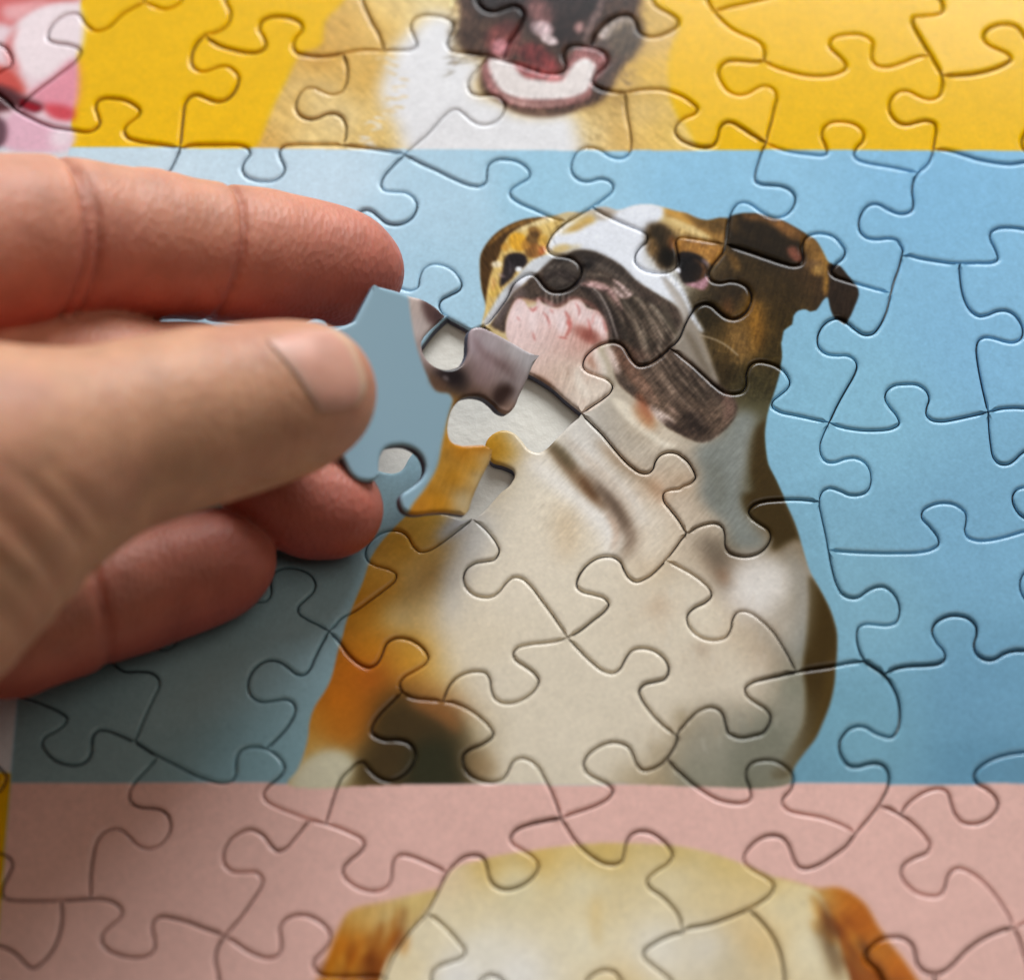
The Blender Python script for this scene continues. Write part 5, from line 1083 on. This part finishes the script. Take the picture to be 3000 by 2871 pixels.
# read its surface (surface nets)
def sample_D(P):
    q = np.clip((P - lo) / VOX, 0, dims - 1.001); i = q.astype(int); f = q - i
    r = 0
    for a in (0, 1):
        for b in (0, 1):
            for c in (0, 1):
                r = r + D[i[..., 0] + a, i[..., 1] + b, i[..., 2] + c] * (f[..., 0] if a else 1 - f[..., 0]) * (f[..., 1] if b else 1 - f[..., 1]) * (f[..., 2] if c else 1 - f[..., 2])
    return r
def surface_nets(D):
    s = D < 0
    nx, ny, nz = D.shape
    cell = np.zeros((nx - 1, ny - 1, nz - 1), bool)
    cs = [s[a:nx - 1 + a, b:ny - 1 + b, c:nz - 1 + c] for a in (0, 1) for b in (0, 1) for c in (0, 1)]
    tot = sum(q.astype(np.int8) for q in cs)
    cell = (tot > 0) & (tot < 8)
    ijk = np.argwhere(cell)
    idx = -np.ones(cell.shape, np.int32); idx[cell] = np.arange(len(ijk))
    acc = np.zeros((len(ijk), 3)); cnt = np.zeros(len(ijk))
    i, j, k = ijk.T
    for ax in range(3):
        o = [q for q in range(3) if q != ax]
        for a in (0, 1):
            for b in (0, 1):
                off = [0, 0, 0]; off[o[0]] = a; off[o[1]] = b
                p0 = ijk + off; p1 = p0.copy(); p1[:, ax] += 1
                v0 = D[tuple(p0.T)]; v1 = D[tuple(p1.T)]
                cr = (v0 < 0) != (v1 < 0)
                t = np.where(cr, v0 / np.where(cr, v0 - v1, 1), 0)
                q = p0.astype(float); q[:, ax] += t
                acc[cr] += q[cr]; cnt[cr] += 1
    v = acc / cnt[:, None]
    faces = []
    for ax in range(3):
        o = [q for q in range(3) if q != ax]
        sl0 = [slice(1, -1)] * 3; sl0[ax] = slice(0, -1); sl1 = [slice(1, -1)] * 3; sl1[ax] = slice(1, None)
        a, b = s[tuple(sl0)], s[tuple(sl1)]
        e = np.argwhere(a != b); base = e.copy()
        for q in o: base[:, q] += 1
        flip = a[tuple(e.T)]
        def at(da, db):
            p = base.copy(); p[:, o[0]] += da; p[:, o[1]] += db
            return idx[tuple(p.T)]
        f = np.stack([at(-1, -1), at(0, -1), at(0, 0), at(-1, 0)], 1)
        if ax == 1: flip = ~flip
        f[~flip] = f[~flip][:, ::-1]
        faces.append(f)
    return v, np.concatenate(faces)
hv, hf = surface_nets(D)
hvi = np.clip(np.round(hv).astype(int), 0, dims - 1)
fid = FING[tuple(hvi.T)]
hand_v = lo + hv * VOX
hand_v[:, 2] = np.maximum(hand_v[:, 2], .0002)
# skin tint: pinker towards the fingertips, palm side redder with painted shade, browner on the thumb's back
vx, vy = toN(hand_v); vx, vy = vx / 1.53061, vy / 1.53061
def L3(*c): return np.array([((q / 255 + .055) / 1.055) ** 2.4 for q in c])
TAN, ROSE, RED, PALM_SHADE = L3(202,150,118), L3(206,148,122), L3(184,72,72), L3(168,60,48)
def near(ch, k, r): 
    d = np.linalg.norm(hand_v - ch[k][:3], axis=1); return np.exp(-(d / r) ** 2)[:, None]
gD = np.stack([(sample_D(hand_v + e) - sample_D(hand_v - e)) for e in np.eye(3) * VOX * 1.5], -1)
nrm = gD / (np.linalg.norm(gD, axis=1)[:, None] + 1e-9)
palm_shade_w = np.clip(nrm @ np.array([0.0, -.75, -.66]) * .5 + .5, 0, 1)[:, None] ** 1.4      # finger undersides: palm pink plus shade painted into the tint
col = np.where((fid == 3)[:, None] | (fid == 4)[:, None], TAN, ROSE * (1 - palm_shade_w) + PALM_SHADE * palm_shade_w)
tipw = np.zeros((len(hand_v), 1))
for f, ch in ((0, CH_INDEX), (1, CH_MIDDLE), (2, CH_RING)):
    w = np.maximum(near(ch, -1, .013), near(ch, -3, .011)) * (fid == f)[:, None]
    tipw = np.maximum(tipw, w)
col = col * (1 - .55 * tipw) + RED * .55 * tipw
w = near(CH_THUMB, -1, .010) * (fid == 3)[:, None]
col = col * (1 - .3 * w) + RED * .3 * w
# darker red along the creases and folds
P = hand_v
cre = crease(P, (412,345,24), (408,615,20), (300,468,27), (500,490,19), 1, .0007) + crease(P, (70,290,35), (112,600,31), (20,462,37), (180,460,30.5), 1, .0008) + crease(P, (118,400,35), (158,610,31), (20,462,37), (180,460,30.5), 1, .0007)
cre = np.clip(cre, 0, 1)[:, None] * (fid == 0)[:, None]
cre2 = np.clip(crease(P, (150,1060,14), (205,1270,9), (100,1180,12), (260,1130,10), 1, .0013), 0, 1)[:, None] * (fid == 2)[:, None]
cre = np.maximum(cre, cre2)
brk = (.55 + .45 * np.sin(hand_v[:, 1:2] * 1900) * np.sin(hand_v[:, 2:3] * 1300 + 1))
cre = cre * brk
col = col * (1 - .6 * cre) + L3(140,52,42) * .6 * cre
# soften the seams between the tint regions along the mesh
for _ in range(8):
    acc = np.zeros_like(col); n = np.zeros((len(col), 1))
    for a in range(4):
        np.add.at(acc, hf[:, a], col[hf[:, (a + 1) % 4]]); np.add.at(n, hf[:, a], 1)
    col = .5 * col + .5 * acc / np.maximum(n, 1)
# relax the voxel stepping
for _ in range(2):
    acc = np.zeros_like(hand_v); n = np.zeros((len(hand_v), 1))
    for a in range(4):
        np.add.at(acc, hf[:, a], hand_v[hf[:, (a + 1) % 4]]); np.add.at(n, hf[:, a], 1)
    hand_v = .45 * hand_v + .55 * acc / np.maximum(n, 1)

def skin_material(name, nail=False):
    m, nt, b = new_mat(name)
    at = node(nt, 'ShaderNodeAttribute'); at.attribute_name = 'skin_tint'
    tc = node(nt, 'ShaderNodeTexCoord')
    no = node(nt, 'ShaderNodeTexNoise'); no.inputs['Scale'].default_value = 190.0; no.inputs['Detail'].default_value = 5.0
    nt.links.new(tc.outputs['Object'], no.inputs['Vector'])
    rm = node(nt, 'ShaderNodeMapRange'); rm.inputs['From Min'].default_value = .3; rm.inputs['From Max'].default_value = .7; rm.inputs['To Min'].default_value = .86; rm.inputs['To Max'].default_value = 1.12
    nt.links.new(no.outputs['Fac'], rm.inputs['Value'])
    mx = node(nt, 'ShaderNodeVectorMath'); mx.operation = 'SCALE'
    nt.links.new(at.outputs['Color'], mx.inputs[0]); nt.links.new(rm.outputs['Result'], mx.inputs['Scale'])
    n3 = node(nt, 'ShaderNodeTexNoise'); n3.inputs['Scale'].default_value = 85.0; n3.inputs['Detail'].default_value = 6.0
    nt.links.new(tc.outputs['Object'], n3.inputs['Vector'])
    r3 = node(nt, 'ShaderNodeMapRange'); r3.inputs['From Min'].default_value = .45; r3.inputs['From Max'].default_value = .72; r3.inputs['To Max'].default_value = .3
    nt.links.new(n3.outputs['Fac'], r3.inputs['Value'])
    bl = node(nt, 'ShaderNodeMix'); bl.data_type = 'RGBA'; bl.inputs[7].default_value = (.46, .13, .10, 1)
    nt.links.new(r3.outputs['Result'], bl.inputs[0]); nt.links.new(mx.outputs['Vector'], bl.inputs[6])
    nt.links.new(bl.outputs[2], b.inputs['Base Color'])
    b.inputs['Roughness'].default_value = 0.5 if not nail else .42
    b.inputs['Specular IOR Level'].default_value = .35
    b.inputs['Subsurface Weight'].default_value = .5 if not nail else .3
    b.inputs['Subsurface Radius'].default_value = (1.0, .32, .17)
    b.inputs['Subsurface Scale'].default_value = .0022
    # fine skin relief: cells plus short lines
    vo = node(nt, 'ShaderNodeTexVoronoi'); vo.inputs['Scale'].default_value = 1500.0
    n2 = node(nt, 'ShaderNodeTexNoise'); n2.inputs['Scale'].default_value = 900.0; n2.inputs['Detail'].default_value = 4.0
    mp = node(nt, 'ShaderNodeMapping'); mp.inputs['Scale'].default_value = (1.0, .45, .8)
    nt.links.new(tc.outputs['Object'], mp.inputs['Vector'])
    nt.links.new(mp.outputs['Vector'], vo.inputs['Vector']); nt.links.new(mp.outputs['Vector'], n2.inputs['Vector'])
    ad = node(nt, 'ShaderNodeMath'); ad.operation = 'ADD'
    nt.links.new(vo.outputs['Distance'], ad.inputs[0]); nt.links.new(n2.outputs['Fac'], ad.inputs[1])
    bp = node(nt, 'ShaderNodeBump'); bp.inputs['Strength'].default_value = .6 if not nail else .05; bp.inputs['Distance'].default_value = .0002
    nt.links.new(ad.outputs['Value'], bp.inputs['Height']); nt.links.new(bp.outputs['Normal'], b.inputs['Normal'])
    return m
def fast_mesh(name, v, f, mats, colors, parent=None):
    me = bpy.data.meshes.new(name)
    me.vertices.add(len(v)); me.vertices.foreach_set('co', np.asarray(v, np.float32).ravel())
    k = f.shape[1]
    me.loops.add(f.size); me.loops.foreach_set('vertex_index', f.astype(np.int32).ravel())
    me.polygons.add(len(f)); me.polygons.foreach_set('loop_start', np.arange(0, f.size, k, dtype=np.int32))
    me.polygons.foreach_set('use_smooth', np.ones(len(f), bool))
    me.update(calc_edges=True); me.validate()
    for m in mats: me.materials.append(m)
    ca = me.color_attributes.new('skin_tint', 'FLOAT_COLOR', 'POINT')
    c4 = np.ones((len(v), 4), np.float32); c4[:, :3] = colors
    ca.data.foreach_set('color', c4.ravel())
    o = bpy.data.objects.new(name, me); scene.collection.objects.link(o); o.parent = parent
    return o
h_base = np.array([hand_v[:, 0].mean(), hand_v[:, 1].mean(), 0.0])
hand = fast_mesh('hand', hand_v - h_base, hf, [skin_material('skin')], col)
hand.location = h_base
hand['label'] = 'bare left hand pinching a puzzle piece between thumb and index finger'
hand['category'] = 'hand'

# thumbnail: a thin curved plate laid on the thumb
NU, NV = 28, 22
left = catmull(V(508,652, 538,686, 568,722, 590,757, 612,788), 3.0); right = catmull(V(636,634, 668,658, 688,700, 697,742, 678,778), 3.0)
def resamp(c, n):
    s = np.concatenate([[0], np.cumsum(np.hypot(*np.diff(c, axis=0).T))]); t = np.linspace(0, s[-1], n)
    return np.stack([np.interp(t, s, c[:, 0]), np.interp(t, s, c[:, 1])], 1)
lc, rc = resamp(left, NV), resamp(right, NV)
us = np.linspace(0, 1, NU)
grid = lc[None] * (1 - us)[:, None, None] + rc[None] * us[:, None, None]
topb = np.sin(us * math.pi)[:, None, None] * np.array([0, -16.0])
vsn = np.linspace(0, 1, NV)
grid = grid + topb * ((1 - vsn) ** 2)[None, :, None] + np.sin(us * math.pi)[:, None, None] * np.array([0, 6.0]) * (vsn ** 2)[None, :, None]
dirs = ray(grid[..., 0], grid[..., 1]); dirs = dirs / np.linalg.norm(dirs, axis=-1)[..., None]
tt = np.full(grid.shape[:2], .30)
for _ in range(90):
    Pm = CAM + tt[..., None] * dirs
    ins = np.all((Pm > lo) & (Pm < hi), -1)
    tt = tt + np.where(ins, sample_D(Pm) * .8, .0012)
Pm = CAM + tt[..., None] * dirs
for _ in range(6):
    Pm[1:-1, 1:-1] = .5 * Pm[1:-1, 1:-1] + .125 * (Pm[2:, 1:-1] + Pm[:-2, 1:-1] + Pm[1:-1, 2:] + Pm[1:-1, :-2])
gu = np.gradient(Pm, axis=0); gv = np.gradient(Pm, axis=1)
nn_ = np.cross(gu, gv); nn_ /= np.linalg.norm(nn_, axis=-1)[..., None]
nn_ *= np.sign(-(nn_ * dirs).sum(-1))[..., None]
edge = np.minimum(np.minimum(us, 1 - us)[:, None] * 5, np.minimum(vsn, 1 - vsn)[None] * 6)
lift = .00012 + .00040 * np.clip(edge, 0, 1) ** .5 + .00025 * np.clip((us[:, None] - .8) * 5, 0, 1)
topn = Pm + nn_ * lift[..., None]; botn = Pm - nn_ * .0005
nv_ = np.concatenate([topn.reshape(-1, 3), botn.reshape(-1, 3)]); N0 = NU * NV
nf = []
for a in range(NU - 1):
    for b in range(NV - 1):
        q = [a * NV + b, (a + 1) * NV + b, (a + 1) * NV + b + 1, a * NV + b + 1]
        nf.append(q); nf.append([N0 + k for k in q[::-1]])
rim = [a * NV for a in range(NU)] + [(NU - 1) * NV + b for b in range(1, NV)] + [a * NV + NV - 1 for a in range(NU - 2, -1, -1)] + [b for b in range(NV - 2, 0, -1)]
for a, b in zip(rim, rim[1:] + rim[:1]): nf.append([b, a, N0 + a, N0 + b])
nf = np.array(nf)
nc = np.tile(L3(214,160,140), (NU, NV, 1))
tipc = np.clip((us - .86) / .08, 0, 1)[:, None, None]
nc = nc * (1 - tipc) + L3(214,180,150) * tipc
lun = np.clip((.16 - us) / .1, 0, 1)[:, None, None]
nc = nc * (1 - .5 * lun) + L3(228,190,172) * .5 * lun
nc = nc.reshape(-1, 3); nc = np.concatenate([nc, nc])
nail = fast_mesh('thumbnail', nv_ - h_base, nf, [skin_material('nail', True)], nc, hand)
